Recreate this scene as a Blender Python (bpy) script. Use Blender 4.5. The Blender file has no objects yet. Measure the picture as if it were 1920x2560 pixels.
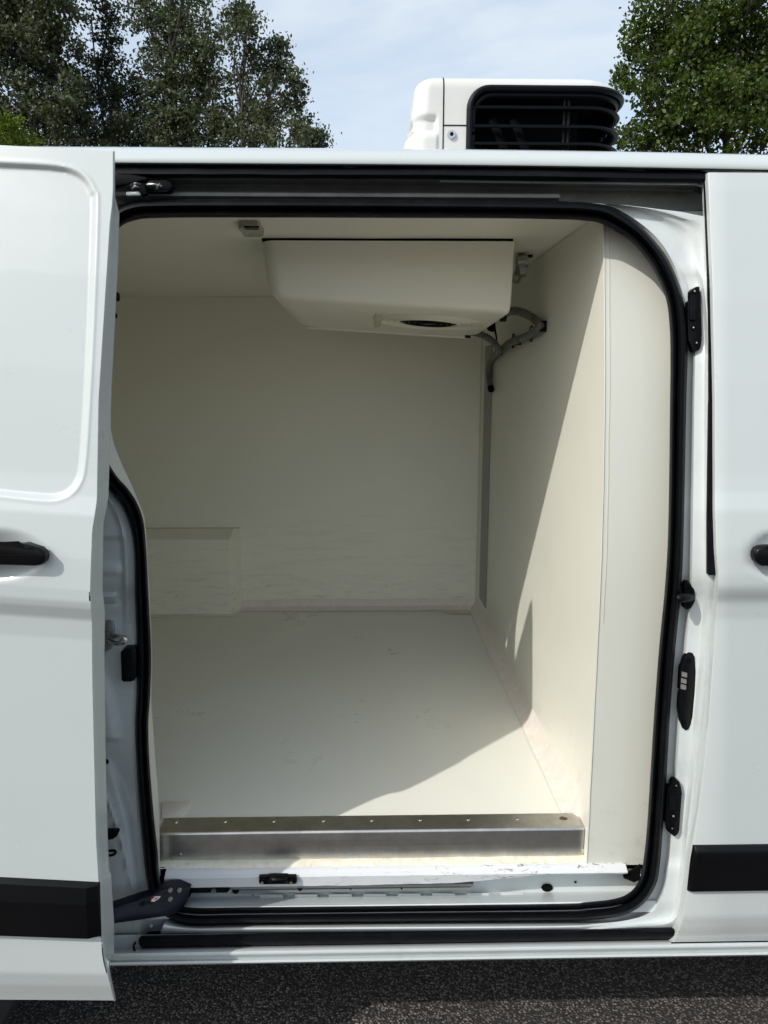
import bpy, bmesh, math, random
import numpy as np
from mathutils import Vector, Matrix, noise

SC = bpy.context.scene
COL = SC.collection
R = math.radians
# ------------------------------------------------------------------ camera
CAM = Vector((0.0, 0.0, 1.5)); PITCH = R(10.3); YAW = R(1.13); FPX = 1775.0
cd = bpy.data.cameras.new('camera'); cam = bpy.data.objects.new('camera', cd); COL.objects.link(cam)
cd.sensor_fit = 'VERTICAL'; cd.sensor_height = 36.0; cd.sensor_width = 27.0
cd.lens = 36.0 * FPX / 2560.0
cd.clip_start = 0.02; cd.clip_end = 2000
cam.location = CAM; cam.rotation_euler = (R(90) - PITCH, 0, -YAW)
SC.camera = cam
# ------------------------------------------------------------------ light
SUN_ELEV = R(41.5)
SUN_TRAVEL = Vector((0.788, 0.616, 0)).normalized()      # horizontal direction the light travels
sd = bpy.data.lights.new('sun', 'SUN'); sun = bpy.data.objects.new('sun', sd); COL.objects.link(sun)
sd.energy = 2.05; sd.angle = R(0.55); sd.color = (1.0, 0.965, 0.905)
dv = Vector((SUN_TRAVEL.x * math.cos(SUN_ELEV), SUN_TRAVEL.y * math.cos(SUN_ELEV), -math.sin(SUN_ELEV)))
sun.rotation_euler = dv.to_track_quat('-Z', 'Y').to_euler(); sun.location = (-4, -4, 8)
W = bpy.data.worlds.new('World'); SC.world = W; W.use_nodes = True
nt = W.node_tree; N = nt.nodes; L = nt.links; N.clear()
wo = N.new('ShaderNodeOutputWorld'); bg = N.new('ShaderNodeBackground'); sky = N.new('ShaderNodeTexSky')
sky.sky_type = 'NISHITA'; sky.sun_disc = False; sky.sun_elevation = SUN_ELEV
sky.sun_rotation = math.atan2(-SUN_TRAVEL.x, -SUN_TRAVEL.y)
sky.air_density = 1.2; sky.dust_density = 2.5; sky.ozone_density = 1.0
tc = N.new('ShaderNodeTexCoord'); mp = N.new('ShaderNodeMapping'); mp.inputs['Scale'].default_value = (1.3, 1.3, 3.6)
mp.inputs['Rotation'].default_value = (0.25, 0.1, 0.6)
nz = N.new('ShaderNodeTexNoise'); nz.inputs['Scale'].default_value = 1.9; nz.inputs['Detail'].default_value = 9; nz.inputs['Roughness'].default_value = 0.52
nz.inputs['Distortion'].default_value = 0.5
rp = N.new('ShaderNodeValToRGB'); rp.color_ramp.elements[0].position = 0.36; rp.color_ramp.elements[1].position = 0.66
rp.color_ramp.elements[0].color = (0.22, 0.22, 0.22, 1); rp.color_ramp.elements[1].color = (0.9, 0.9, 0.9, 1)
mx = N.new('ShaderNodeMixRGB'); mx.inputs[2].default_value = (3.65, 4.0, 4.3, 1)
L.new(tc.outputs['Generated'], mp.inputs['Vector']); L.new(mp.outputs[0], nz.inputs['Vector'])
L.new(nz.outputs['Fac'], rp.inputs[0]); L.new(rp.outputs[0], mx.inputs[0]); L.new(sky.outputs[0], mx.inputs[1])
L.new(mx.outputs[0], bg.inputs[0]); L.new(bg.outputs[0], wo.inputs[0])
bg.inputs['Strength'].default_value = 0.15
SC.view_settings.view_transform = 'Standard'; SC.view_settings.look = 'None'
SC.view_settings.gamma = 1.0; SC.view_settings.exposure = 0.57
SC.cycles.diffuse_bounces = 6; SC.cycles.max_bounces = 12

# ------------------------------------------------------------------ geometry helpers
FW = Vector((math.sin(YAW) * math.cos(PITCH), math.cos(YAW) * math.cos(PITCH), -math.sin(PITCH)))
RT = Vector((math.cos(YAW), -math.sin(YAW), 0))
UP = RT.cross(FW)
def ray(px, py): return FW + RT * ((px - 960) / FPX) + UP * ((1280 - py) / FPX)
def pix(px, py, Y):
    d = ray(px, py); return CAM + d * (Y / d.y)
def pixX(px, py, X):
    d = ray(px, py); return CAM + d * (X / d.x)
def pixZ(px, py, z):
    d = ray(px, py); return CAM + d * ((z - CAM.z) / d.z)
def zat(py, Y): return pix(925, py, Y).z
def interp(t, tab):
    if t <= tab[0][0]: return tab[0][1]
    for (a, b), (c, d) in zip(tab, tab[1:]):
        if t <= c: return b + (d - b) * (t - a) / (c - a)
    return tab[-1][1]
def sm(a, b, x):
    t = max(0, min(1, (x - a) / (b - a))); return t * t * (3 - 2 * t)
SP = [(0.30, 1.31), (0.34, 1.285), (0.37, 1.277), (0.40, 1.268), (0.43, 1.262), (0.60, 1.262), (0.80, 1.265), (0.95, 1.269), (1.06, 1.273), (1.095, 1.270),
      (1.118, 1.260), (1.130, 1.257), (1.15, 1.257), (1.20, 1.262), (1.27, 1.272), (1.30, 1.282), (1.33, 1.288), (1.5, 1.313), (1.65, 1.340), (1.75, 1.362), (1.85, 1.385), (1.92, 1.405), (2.1, 1.46)]
def S(z): return interp(z, SP)
def on(px, py, off=0.0, dz=0.0):
    Y = 1.28 + off
    for _ in range(8):
        p = pix(px, py, Y); Y = S(p.z - dz) + off
    return pix(px, py, Y)

def mesh(name, V, F, mat, parent=None, ang=35, smooth=True):
    me = bpy.data.meshes.new(name)
    me.from_pydata([tuple(v) for v in V], [], F); me.update()
    bm = bmesh.new(); bm.from_mesh(me)
    bmesh.ops.recalc_face_normals(bm, faces=bm.faces)
    return finish(name, bm, mat, parent, ang, smooth, me)
def finish(name, bm, mat, parent=None, ang=35, smooth=True, me=None):
    if me is None: me = bpy.data.meshes.new(name)
    for f in bm.faces: f.smooth = smooth
    for e in bm.edges:
        if len(e.link_faces) == 2 and e.calc_face_angle(0) > R(ang): e.smooth = False
    bm.to_mesh(me); bm.free()
    o = bpy.data.objects.new(name, me); COL.objects.link(o); me.materials.append(mat)
    if parent: o.parent = parent
    return o
def grid(rows, close=False):
    V = []; F = []; n = len(rows[0])
    for r in rows: V += list(r)
    m = len(rows)
    for i in range(m if close else m - 1):
        for j in range(n - 1):
            a = i * n + j; b = ((i + 1) % m) * n + j
            F.append((a, a + 1, b + 1, b))
    return V, F
def join(*parts):
    V = []; F = []
    for v, f in parts:
        k = len(V); V += list(v); F += [tuple(i + k for i in q) for q in f]
    return V, F
def band(yz, x0, x1, nx=2, fn=None):
    rows = []
    for i in range(nx):
        x = x0 + (x1 - x0) * i / (nx - 1)
        rows.append([Vector((x, y, z)) if fn is None else fn(Vector((x, y, z))) for y, z in yz])
    return grid(rows)
def boxbm(bm, x0, x1, y0, y1, z0, z1, bev=0.0, seg=2):
    r = bmesh.ops.create_cube(bm, size=1)
    for v in r['verts']:
        v.co = Vector((x0 if v.co.x < 0 else x1, y0 if v.co.y < 0 else y1, z0 if v.co.z < 0 else z1))
    if bev > 0:
        es = list({e for v in r['verts'] for e in v.link_edges})
        bmesh.ops.bevel(bm, geom=es, offset=bev, segments=seg, affect='EDGES', profile=0.5)
def box(name, x0, x1, y0, y1, z0, z1, mat, parent=None, bev=0.0, seg=2):
    bm = bmesh.new(); boxbm(bm, x0, x1, y0, y1, z0, z1, bev, seg); return finish(name, bm, mat, parent)
def prismbm(bm, front, depth, bev=0.0, seg=2):
    """front: list of 3D points (outline); depth: Vector to the back"""
    a = [bm.verts.new(p) for p in front]; b = [bm.verts.new(p + depth) for p in front]
    f = bm.faces.new(a); g = bm.faces.new(b[::-1]); n = len(a)
    for i in range(n): bm.faces.new((a[i], b[i], b[(i + 1) % n], a[(i + 1) % n]))
    if bev > 0: bmesh.ops.bevel(bm, geom=list(f.edges), offset=bev, segments=seg, affect='EDGES', profile=0.5)
    bmesh.ops.recalc_face_normals(bm, faces=bm.faces)
def plate(name, pts, off, thick, mat, parent, bev=0.0, dz=0.0, Y=None):
    """outline in photo pixels, laid on the body surface (or depth Y), front at -thick"""
    bm = bmesh.new()
    P = [(on(x, y, off - thick, dz) if Y is None else pix(x, y, Y - thick)) for x, y in pts]
    prismbm(bm, P, Vector((0, thick, 0)), bev); return finish(name, bm, mat, parent)
def sweep(path, rad, n=10, close=False, flat=1.0, cap=True):
    path = [Vector(p) for p in path]; m = len(path); V = []; F = []
    if not hasattr(rad, '__len__'): rad = [rad] * m
    up = Vector((0.0, 0.0, 1.0))
    t0 = (path[1] - path[0]).normalized()
    if abs(t0.dot(up)) > .9: up = Vector((0, 1, 0))
    u = (up - t0 * up.dot(t0)).normalized()
    for i, p in enumerate(path):
        if close: t = (path[(i + 1) % m] - path[i - 1]).normalized()
        else: t = (path[min(i + 1, m - 1)] - path[max(i - 1, 0)]).normalized()
        u = (u - t * u.dot(t)).normalized(); w = t.cross(u)
        for k in range(n):
            a = 2 * math.pi * k / n
            V.append(p + u * math.cos(a) * rad[i] * flat + w * math.sin(a) * rad[i])
    for i in range(m if close else m - 1):
        for k in range(n):
            F.append((i * n + k, i * n + (k + 1) % n, ((i + 1) % m) * n + (k + 1) % n, ((i + 1) % m) * n + k))
    if cap and not close:
        F.append(tuple(range(n))[::-1]); F.append(tuple((m - 1) * n + k for k in range(n)))
    return V, F
def smooth_path(P, k=6, close=False):
    P = [Vector(p) for p in P]; out = []; n = len(P)
    for i in range(n if close else n - 1):
        if close: a, b, c, d = P[i - 1], P[i], P[(i + 1) % n], P[(i + 2) % n]
        else: a, b, c, d = P[max(i - 1, 0)], P[i], P[i + 1], P[min(i + 2, n - 1)]
        for j in range(k):
            t = j / k
            out.append(0.5 * ((2 * b) + (c - a) * t + (2 * a - 5 * b + 4 * c - d) * t * t + (-a + 3 * b - 3 * c + d) * t ** 3))
    if not close: out.append(P[-1])
    return out
def discbm(bm, c, nrm, r, h, n=16, bev=0.0):
    m = Vector(nrm).normalized().to_track_quat('Z', 'Y').to_matrix().to_4x4(); m.translation = Vector(c) + Vector(nrm).normalized() * h / 2
    q = bmesh.ops.create_cone(bm, cap_ends=True, segments=n, radius1=r, radius2=r * 0.85, depth=h, matrix=m)
def disc(name, c, nrm, r, h, mat, parent, n=16):
    bm = bmesh.new(); discbm(bm, c, nrm, r, h, n); return finish(name, bm, mat, parent)
def empty(name, loc, label, cat, group=None):
    o = bpy.data.objects.new(name, None); COL.objects.link(o); o.location = loc
    o['label'] = label; o['category'] = cat
    if group: o['group'] = group
    return o
def rrect(x0, y0, x1, y1, r, n=5):
    P = []
    for cx, cy, a0 in ((x1 - r, y0 + r, -90), (x1 - r, y1 - r, 0), (x0 + r, y1 - r, 90), (x0 + r, y0 + r, 180)):
        for k in range(n + 1):
            a = R(a0 + 90 * k / n); P.append((cx + r * math.cos(a), cy + r * math.sin(a)))
    return P

# ------------------------------------------------------------------ materials
def mat(name, col, rough=0.5, metal=0.0, coat=0.0, spec=0.5):
    m = bpy.data.materials.new(name); m.use_nodes = True; b = m.node_tree.nodes['Principled BSDF']
    b.inputs['Base Color'].default_value = (*col, 1); b.inputs['Roughness'].default_value = rough
    b.inputs['Metallic'].default_value = metal; b.inputs['Coat Weight'].default_value = coat
    b.inputs['Coat Roughness'].default_value = 0.12; b.inputs['Specular IOR Level'].default_value = spec
    return m
class NB:
    def __init__(s, m):
        s.t = m.node_tree; s.b = s.t.nodes['Principled BSDF']; s.tc = s.t.nodes.new('ShaderNodeTexCoord')
    def link(s, a, b): s.t.links.new(a, b)
    def noise(s, scale, detail=5, rough=0.6, sc=(1, 1, 1), dist=0.0, off=(0, 0, 0)):
        mp = s.t.nodes.new('ShaderNodeMapping'); mp.inputs['Scale'].default_value = sc; mp.inputs['Location'].default_value = off
        n = s.t.nodes.new('ShaderNodeTexNoise'); n.inputs['Scale'].default_value = scale; n.inputs['Detail'].default_value = detail
        n.inputs['Roughness'].default_value = rough; n.inputs['Distortion'].default_value = dist
        s.link(s.tc.outputs['Object'], mp.inputs[0]); s.link(mp.outputs[0], n.inputs['Vector']); return n.outputs['Fac']
    def ramp(s, f, stops):
        r = s.t.nodes.new('ShaderNodeValToRGB'); e = r.color_ramp.elements
        while len(e) < len(stops): e.new(0.5)
        for k, (p, c) in enumerate(stops):
            e[k].position = p; e[k].color = (*c, 1) if hasattr(c, '__len__') else (c, c, c, 1)
        s.link(f, r.inputs[0]); return r.outputs[0]
    def mix(s, f, a, b, mode='MIX'):
        m = s.t.nodes.new('ShaderNodeMixRGB'); m.blend_type = mode
        for i, v in ((0, f), (1, a), (2, b)):
            if hasattr(v, 'is_output'): s.link(v, m.inputs[i])
            elif i == 0: m.inputs[0].default_value = v
            else: m.inputs[i].default_value = (*v, 1)
        return m.outputs[0]
    def math(s, op, a, b=0.0):
        m = s.t.nodes.new('ShaderNodeMath'); m.operation = op; m.use_clamp = True
        for i, v in ((0, a), (1, b)):
            if hasattr(v, 'is_output'): s.link(v, m.inputs[i])
            else: m.inputs[i].default_value = v
        return m.outputs[0]
    def axis(s, k, lo, hi):           # 0..1 ramp along an object axis (for a band of dirt with its own place)
        sx = s.t.nodes.new('ShaderNodeSeparateXYZ'); s.link(s.tc.outputs['Object'], sx.inputs[0])
        mr = s.t.nodes.new('ShaderNodeMapRange'); mr.clamp = True
        mr.inputs['From Min'].default_value = lo; mr.inputs['From Max'].default_value = hi
        s.link(sx.outputs[k], mr.inputs['Value']); return mr.outputs['Result']
    def bump(s, f, strength, dist=0.001):
        b = s.t.nodes.new('ShaderNodeBump'); b.inputs['Strength'].default_value = strength; b.inputs['Distance'].default_value = dist
        s.link(f, b.inputs['Height']); s.link(b.outputs[0], s.b.inputs['Normal'])
    def color(s, c): s.link(c, s.b.inputs['Base Color'])
    def rough(s, c): s.link(c, s.b.inputs['Roughness'])

M = {}
# white paint
m = M['paint'] = mat('white_paint', (.70, .74, .76), .32, 0, .6); n = NB(m)
sp = n.ramp(n.noise(260, 3, .7), [(.70, 0), (.76, 1)])
lowdirt = n.math('MULTIPLY', n.axis(2, .62, .36), n.ramp(n.noise(420, 4, .8), [(.42, 0), (.62, 1)]))
c = n.mix(n.math('MULTIPLY', lowdirt, .45), n.ramp(n.noise(1.7, 4, .6), [(.3, (.505, .55, .545)), (.7, (.53, .57, .565))]), (.40, .38, .35))
n.color(c)
n.rough(n.ramp(n.noise(9, 5, .7), [(.3, .26), (.7, .40)])); n.bump(n.noise(2.2, 3, .5), .12, .006)
# jamb paint, grubbier and with chips
m = M['jamb'] = mat('jamb_paint', (.68, .71, .73), .38, 0, .35); n = NB(m)
ch = n.math('MULTIPLY', n.ramp(n.noise(75, 6, .75, (1, 1, 1), .6), [(.665, 0), (.69, 1)]), n.ramp(n.noise(4, 3, .5), [(.48, 0), (.6, 1)]))
c = n.mix(n.ramp(n.noise(14, 6, .7), [(.45, 0), (.8, .35)]), (.58, .625, .625), (.44, .45, .42))
c = n.mix(n.math('MULTIPLY', n.ramp(n.noise(300, 3, .8), [(.6, 0), (.75, 1)]), .4), c, (.30, .28, .25))
n.color(n.mix(ch, c, (.10, .08, .065))); n.bump(n.noise(45, 3, .5), .08, .001)
# channel paint: white paint with the recess shade put into a darker grey
m = M['channel'] = mat('shaded_channel_paint', (.30, .32, .31), .5, 0, .1); n = NB(m)
n.color(n.ramp(n.noise(20, 6, .7), [(.3, (.17, .18, .17)), (.7, (.24, .25, .24))]))
# cream lining
def cream(name, base, smear=False, stain=False):
    m = mat(name, base, .38, 0, .12); n = NB(m)
    c = n.mix(n.ramp(n.noise(2.2, 5, .6), [(.35, 0), (.75, .30)]), base, tuple(v * .9 for v in base))
    c = n.mix(n.ramp(n.noise(140, 3, .8), [(.70, 0), (.74, .35)]), c, (.33, .31, .25))
    if smear:      # long horizontal rub marks in a band over the floor
        st = n.ramp(n.noise(7, 8, .75, (.7, 1, 7), .8), [(.50, 0), (.66, 1)])
        bnd = n.math('MULTIPLY', n.axis(2, 1.15, .80), n.axis(2, .54, .60))
        c = n.mix(n.math('MULTIPLY', n.math('MULTIPLY', st, bnd), .17), c, (.36, .35, .31))
        st2 = n.ramp(n.noise(16, 8, .8, (.8, 1, 4), 1.0), [(.55, 0), (.66, 1)])
        c = n.mix(n.math('MULTIPLY', n.math('MULTIPLY', st2, n.axis(2, .78, .64)), .5), c, (.30, .30, .29))
    if stain:
        st = n.ramp(n.noise(22, 7, .75), [(.55, 0), (.68, 1)])
        c = n.mix(n.math('MULTIPLY', n.math('MULTIPLY', st, n.axis(2, .85, .50)), .35), c, (.42, .39, .33))
    n.color(c); n.bump(n.noise(30, 4, .6), .06, .001)
    n.rough(n.ramp(n.noise(6, 5, .7), [(.3, .32), (.7, .5)]))
    return m
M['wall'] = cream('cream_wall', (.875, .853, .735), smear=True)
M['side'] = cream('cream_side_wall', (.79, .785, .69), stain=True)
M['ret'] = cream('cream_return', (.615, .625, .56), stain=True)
M['ceil'] = cream('cream_ceiling', (.875, .85, .735))
m = M['floor'] = mat('cream_floor', (.69, .68, .58), .3, 0, .2); n = NB(m)
c = n.mix(n.ramp(n.noise(3, 6, .65), [(.35, 0), (.7, .35)]), (.755, .755, .68), (.69, .69, .62))
c = n.mix(n.ramp(n.noise(190, 3, .8), [(.72, 0), (.76, .5)]), c, (.25, .23, .2))
c = n.mix(n.ramp(n.noise(9, 9, .8, (1, 5, 1), 1.0), [(.60, 0), (.74, .13)]), c, (.58, .56, .50))
n.color(c); n.rough(n.ramp(n.noise(5, 6, .7), [(.3, .24), (.7, .45)])); n.bump(n.noise(25, 4, .6), .05, .001)
m = M['cove'] = mat('filler_cove', (.72, .66, .60), .55); n = NB(m)
c = n.ramp(n.noise(28, 8, .75, (1, 1, 1), .8), [(.3, (.66, .61, .55)), (.5, (.74, .68, .61)), (.7, (.79, .75, .69))])
c = n.mix(n.ramp(n.noise(40, 8, .8), [(.62, 0), (.70, .6)]), c, (.38, .31, .22)); n.color(c); n.bump(n.noise(40, 6, .7), .35, .002)
m = M['sealant'] = mat('yellowed_sealant', (.66, .58, .38), .5); n = NB(m)
n.color(n.ramp(n.noise(60, 8, .75, (1, 1, 1), .6), [(.30, (.50, .40, .24)), (.42, (.66, .62, .48)), (.60, (.71, .69, .59))])); n.bump(n.noise(70, 6, .7), .6, .003)
m = M['seam'] = mat('grubby_seam', (.55, .51, .41), .6)
# evaporator plastic
M['evap'] = cream('cream_plastic', (.86, .84, .72))
# rubber
m = M['rubber'] = mat('black_rubber', (.003, .0035, .0045), .40, 0, 0, .10); n = NB(m)
c = n.mix(n.ramp(n.noise(330, 3, .75), [(.70, 0), (.74, .5)]), (.004, .0045, .006), (.16, .15, .14))
n.color(n.mix(n.ramp(n.noise(11, 7, .75, (1, 1, 1), .5), [(.5, 0), (.8, .035)]), c, (.22, .22, .22)))
n.rough(n.ramp(n.noise(14, 5, .7), [(.3, .33), (.7, .55)]))
m = M['trim'] = mat('black_trim', (.003, .0035, .0045), .34, 0, 0, .2); n = NB(m)
n.color(n.ramp(n.noise(8, 5, .7), [(.3, (.002, .0022, .003)), (.7, (.004, .0042, .005))])); n.bump(n.noise(1400, 2, .5), .15, .0003)
M['navy'] = mat('dark_painted_steel', (.005, .006, .013), .42, 0, .05, .25)
M['blackm'] = mat('black_metal', (.003, .003, .0035), .38, 0, 0, .12)
M['hole'] = mat('dark_hole', (.004, .004, .004), .9, 0, 0, .1)
M['chrome'] = mat('bright_metal', (.62, .62, .60), .22, 1.0)
M['zinc'] = mat('zinc_metal', (.42, .43, .42), .38, 1.0)
m = M['steel'] = mat('brushed_steel', (.48, .47, .45), .30, 1.0); n = NB(m)
n.color(n.ramp(n.noise(30, 6, .7, (1, 1, 1)), [(.3, (.48, .465, .44)), (.7, (.62, .61, .58))]))
n.rough(n.ramp(n.noise(60, 4, .7, (.03, 4, 4)), [(.3, .29), (.7, .37)])); n.bump(n.noise(350, 3, .7, (.01, 2, 2)), .04, .0004)
M['rust'] = mat('rusty_screw', (.10, .045, .028), .8)
m = M['unit'] = mat('unit_plastic', (.75, .75, .72), .42, 0, .15); n = NB(m)
n.color(n.mix(n.ramp(n.noise(8, 7, .7), [(.5, 0), (.8, .3)]), (.64, .645, .62), (.54, .52, .48))); n.bump(n.noise(600, 2, .5), .06, .0004)
M['slat'] = mat('grille_plastic', (.004, .005, .007), .40, 0, 0, .14)
M['hose'] = mat('grey_hose', (.13, .13, .12), .45)
M['lens'] = mat('lamp_lens', (.36, .35, .31), .25)
M['white'] = mat('white_label', (.75, .75, .72), .5)
M['red'] = mat('red_label', (.45, .03, .03), .5)
M['glass'] = mat('dark_glass', (.01, .012, .014), .05, 0, 0, .8)
M['tyre'] = mat('tyre_rubber', (.018, .018, .018), .75)
M['contact'] = mat('contact_pad', (.40, .38, .36), .35, .6)

# ------------------------------------------------------------------ ground
def ground():
    m = mat('asphalt', (.06, .06, .06), .85, 0, 0, .3); n = NB(m)
    v = n.t.nodes.new('ShaderNodeTexVoronoi'); v.inputs['Scale'].default_value = 170; n.link(n.tc.outputs['Object'], v.inputs['Vector'])
    v2 = n.t.nodes.new('ShaderNodeTexVoronoi'); v2.inputs['Scale'].default_value = 170; n.link(n.tc.outputs['Object'], v2.inputs['Vector'])
    st = n.ramp(v.outputs['Color'], [(.15, (.062, .056, .053)), (.5, (.155, .138, .127)), (.85, (.38, .34, .31))])
    edge = n.ramp(v.outputs['Distance'], [(.25, 1), (.62, 0)])
    c = n.mix(edge, (.022, .021, .021), st)
    c = n.mix(n.ramp(n.noise(3, 7, .7), [(.35, 0), (.7, .5)]), c, (.05, .046, .042))
    c = n.mix(n.ramp(n.noise(38, 4, .7), [(.62, 0), (.68, .7)]), c, (.30, .26, .22))
    c = n.mix(n.ramp(n.noise(31, 4, .7, off=(5, 2, 0)), [(.64, 0), (.69, .8)]), c, (.02, .019, .018))
    n.color(c); n.bump(n.math('ADD', n.math('MULTIPLY', edge, .7), n.math('MULTIPLY', n.noise(260, 4, .8), .6)), .9, .004)
    # gently uneven near the van, one sheet to the horizon
    V = []; F = []
    xs = [-900, -200, -50, -12] + [-6 + .5 * i for i in range(25)] + [12, 50, 200, 900]
    ys = [-900, -200, -50, -12, -4] + [-3 + .5 * i for i in range(25)] + [14, 50, 200, 900]
    for y in ys:
        for x in xs: V.append((x, y, 0.006 * noise.noise(Vector((x * .7, y * .7, 3))) if abs(x) < 7 and -4 < y < 10 else 0))
    w = len(xs)
    for j in range(len(ys) - 1):
        for i in range(w - 1): F.append((j * w + i, j * w + i + 1, (j + 1) * w + i + 1, (j + 1) * w + i))
    o = mesh('ground', V, F, m); o['kind'] = 'structure'
ground()

# ------------------------------------------------------------------ the van
VAN = empty('cargo_van', (0.0, 2.27, 0.0), 'white refrigerated panel van with its side door slid open showing an empty cream insulated hold', 'van')
def setp(o):                     # parent to the van keeping world coordinates
    o.parent = VAN; o.matrix_parent_inverse = Matrix.Translation((0, -2.27, 0)); return o
def sub(o, p): o.parent = p; return o
FAR = lambda y: 4.54 - y
ZF, ZC, YB = 0.551, 1.835, 2.92
def XR(y): return .462 + (.4526 - .462) * (y - 1.38) / 1.54
XL = -1.98

# seal loop (inner, outer) in photo pixels, clockwise from top left
SEAL = [((331, 553), (322, 505)), ((400, 545), (390, 498)), ((652, 544), (652, 497)), ((1000, 545), (1000, 499)), ((1250, 546), (1250, 502)), ((1412, 549), (1412, 504)), ((1460, 552), (1475, 507)),
        ((1504, 560), (1530, 519)), ((1572, 600), (1595, 561)), ((1610, 640), (1643, 609)), ((1640, 688), (1678, 662)), ((1665, 748), (1706, 740)), ((1674, 818), (1718, 818)), ((1676, 900), (1719, 900)),
        ((1675, 1000), (1716, 1000)), ((1671, 1300), (1710, 1300)), ((1663, 1458), (1704, 1458)), ((1648, 1616), (1689, 1616)), ((1636, 1775), (1676, 1775)), ((1626, 1933), (1667, 1933)), ((1618, 2060), (1658, 2060)),
        ((1610, 2140), (1651, 2150)), ((1600, 2195), (1640, 2212)), ((1575, 2230), (1606, 2262)), ((1535, 2247), (1555, 2289)), ((1463, 2255), (1480, 2299)), ((1400, 2259), (1400, 2302)), ((1000, 2264), (1000, 2305)),
        ((624, 2268), (624, 2309)), ((490, 2269), (475, 2311)), ((440, 2262), (417, 2293)), ((412, 2240), (386, 2262)), ((400, 2200), (367, 2204)), ((394, 2127), (358, 2127)), ((385, 2042), (350, 2042)),
        ((374, 1907), (341, 1907)), ((371, 1810), (338, 1810)), ((375, 1744), (341, 1744)), ((378, 1636), (342, 1636)), ((372, 1500), (338, 1500)), ((366, 1380), (335, 1380)), ((359, 1305), (326, 1320)),
        ((343, 1258), (306, 1268)), ((320, 1222), (283, 1236)), ((292, 1190), (255, 1206)), ((270, 1150), (232, 1160)), ((258, 1080), (220, 1085)), ((254, 900), (218, 900)), ((260, 700), (226, 700)), ((274, 610), (240, 590)), ((296, 572), (276, 533))]
def seal_curves(k=5):
    I = smooth_path([Vector((a[0], a[1], 0)) for a, b in SEAL], k, True)
    O = smooth_path([Vector((b[0], b[1], 0)) for a, b in SEAL], k, True)
    return I, O
SI, SO = seal_curves()
prof = [(0.0, .075), (0.0, .052), (.06, .043), (.16, .036), (.27, .036), (.36, .041), (.41, .050), (.46, .042), (.54, .030), (.66, .022), (.80, .022), (.92, .031), (1.0, .046), (1.0, .075)]
rows = []
for a, b in zip(SI, SO):
    rows.append([on(a.x + (b.x - a.x) * t, a.y + (b.y - a.y) * t, off) for t, off in prof])
V, F = grid(rows, True)
setp(mesh('door_seal', V, F, M['rubber'], ang=60))

def deeper_(p, dy): return Vector((p.x, p.y + dy, p.z))
def deeper(p, dy): return Vector((p.x, p.y + dy, p.z))
# ---- jamb: painted steel between the seal and the outer panels
JB = {7: (1640, 522), 8: (1724, 534), 9: (1790, 560), 10: (1796, 662), 11: (1800, 740), 12: (1802, 818), 13: (1804, 900), 14: (1806, 1000), 15: (1812, 1300), 16: (1818, 1458), 17: (1812, 1616), 18: (1796, 1775),
      19: (1778, 1933), 20: (1762, 2060), 21: (1752, 2150), 22: (1742, 2240), 23: (1735, 2328), 24: (1620, 2331), 25: (1500, 2332), 26: (1400, 2333), 27: (1000, 2334), 28: (624, 2334), 29: (480, 2333), 30: (400, 2334)}
JB = dict(sorted(JB.items()))
ks = [6] + list(JB)
JB[6] = (1565, 513)
O = smooth_path([Vector((*SEAL[k][1], 0)) for k in ks], 6)
B = smooth_path([Vector((*JB[k], 0)) for k in ks], 6)
jprof = [(-.10, .070), (0, .060), (.06, .062), (.13, .064), (.17, .050), (.22, .042), (.32, .040), (.42, .039), (.50, .036), (.55, .028), (.60, .022), (.68, .021), (.76, .026), (.84, .040), (1.0, .048)]
bprof = [(-.15, .070), (0, .055), (.10, .046), (.22, .034), (.34, .026), (.45, .021), (.55, .019), (.62, .019), (.70, .021), (.76, .024), (.82, .028), (.88, .032), (.92, .034), (.96, .036), (1.0, .038)]
rows = []
for i, (a, b) in enumerate(zip(O, B)):
    s = i / 6.0
    w = sm(17.0, 21.0, s)          # right pillar -> sill profile
    row = []
    for (t, o1), (t2, o2) in zip(jprof, bprof):
        T = t + (t2 - t) * w; q = o1 + (o2 - o1) * w
        px, py = a.x + (b.x - a.x) * T, a.y + (b.y - a.y) * T
        u_ = 1 - sm(3.6, 5.6, s)
        if T > .02 and u_ > 0:
            fl_ = .052 - .010 * sm(.35, .60, T) - .008 * sm(.62, .80, T)
            q = q * (1 - u_) + fl_ * u_
        # pressed pockets in the pillar round the catches
        if w < .5 and 0.16 < T < .58:
            for (c0, c1) in ((690, 880), (1925, 2160)):
                q += .006 * sm(c0 - 15, c0 + 15, py) * (1 - sm(c1 - 15, c1 + 15, py))
        row.append(on(px, py, q))
    rows.append(row)
rows = [[deeper_(p, .07) for p in rows[0]]] + rows
V, F = grid(rows)
setp(mesh('door_jamb', V, F, M['jamb'], ang=50))

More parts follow.
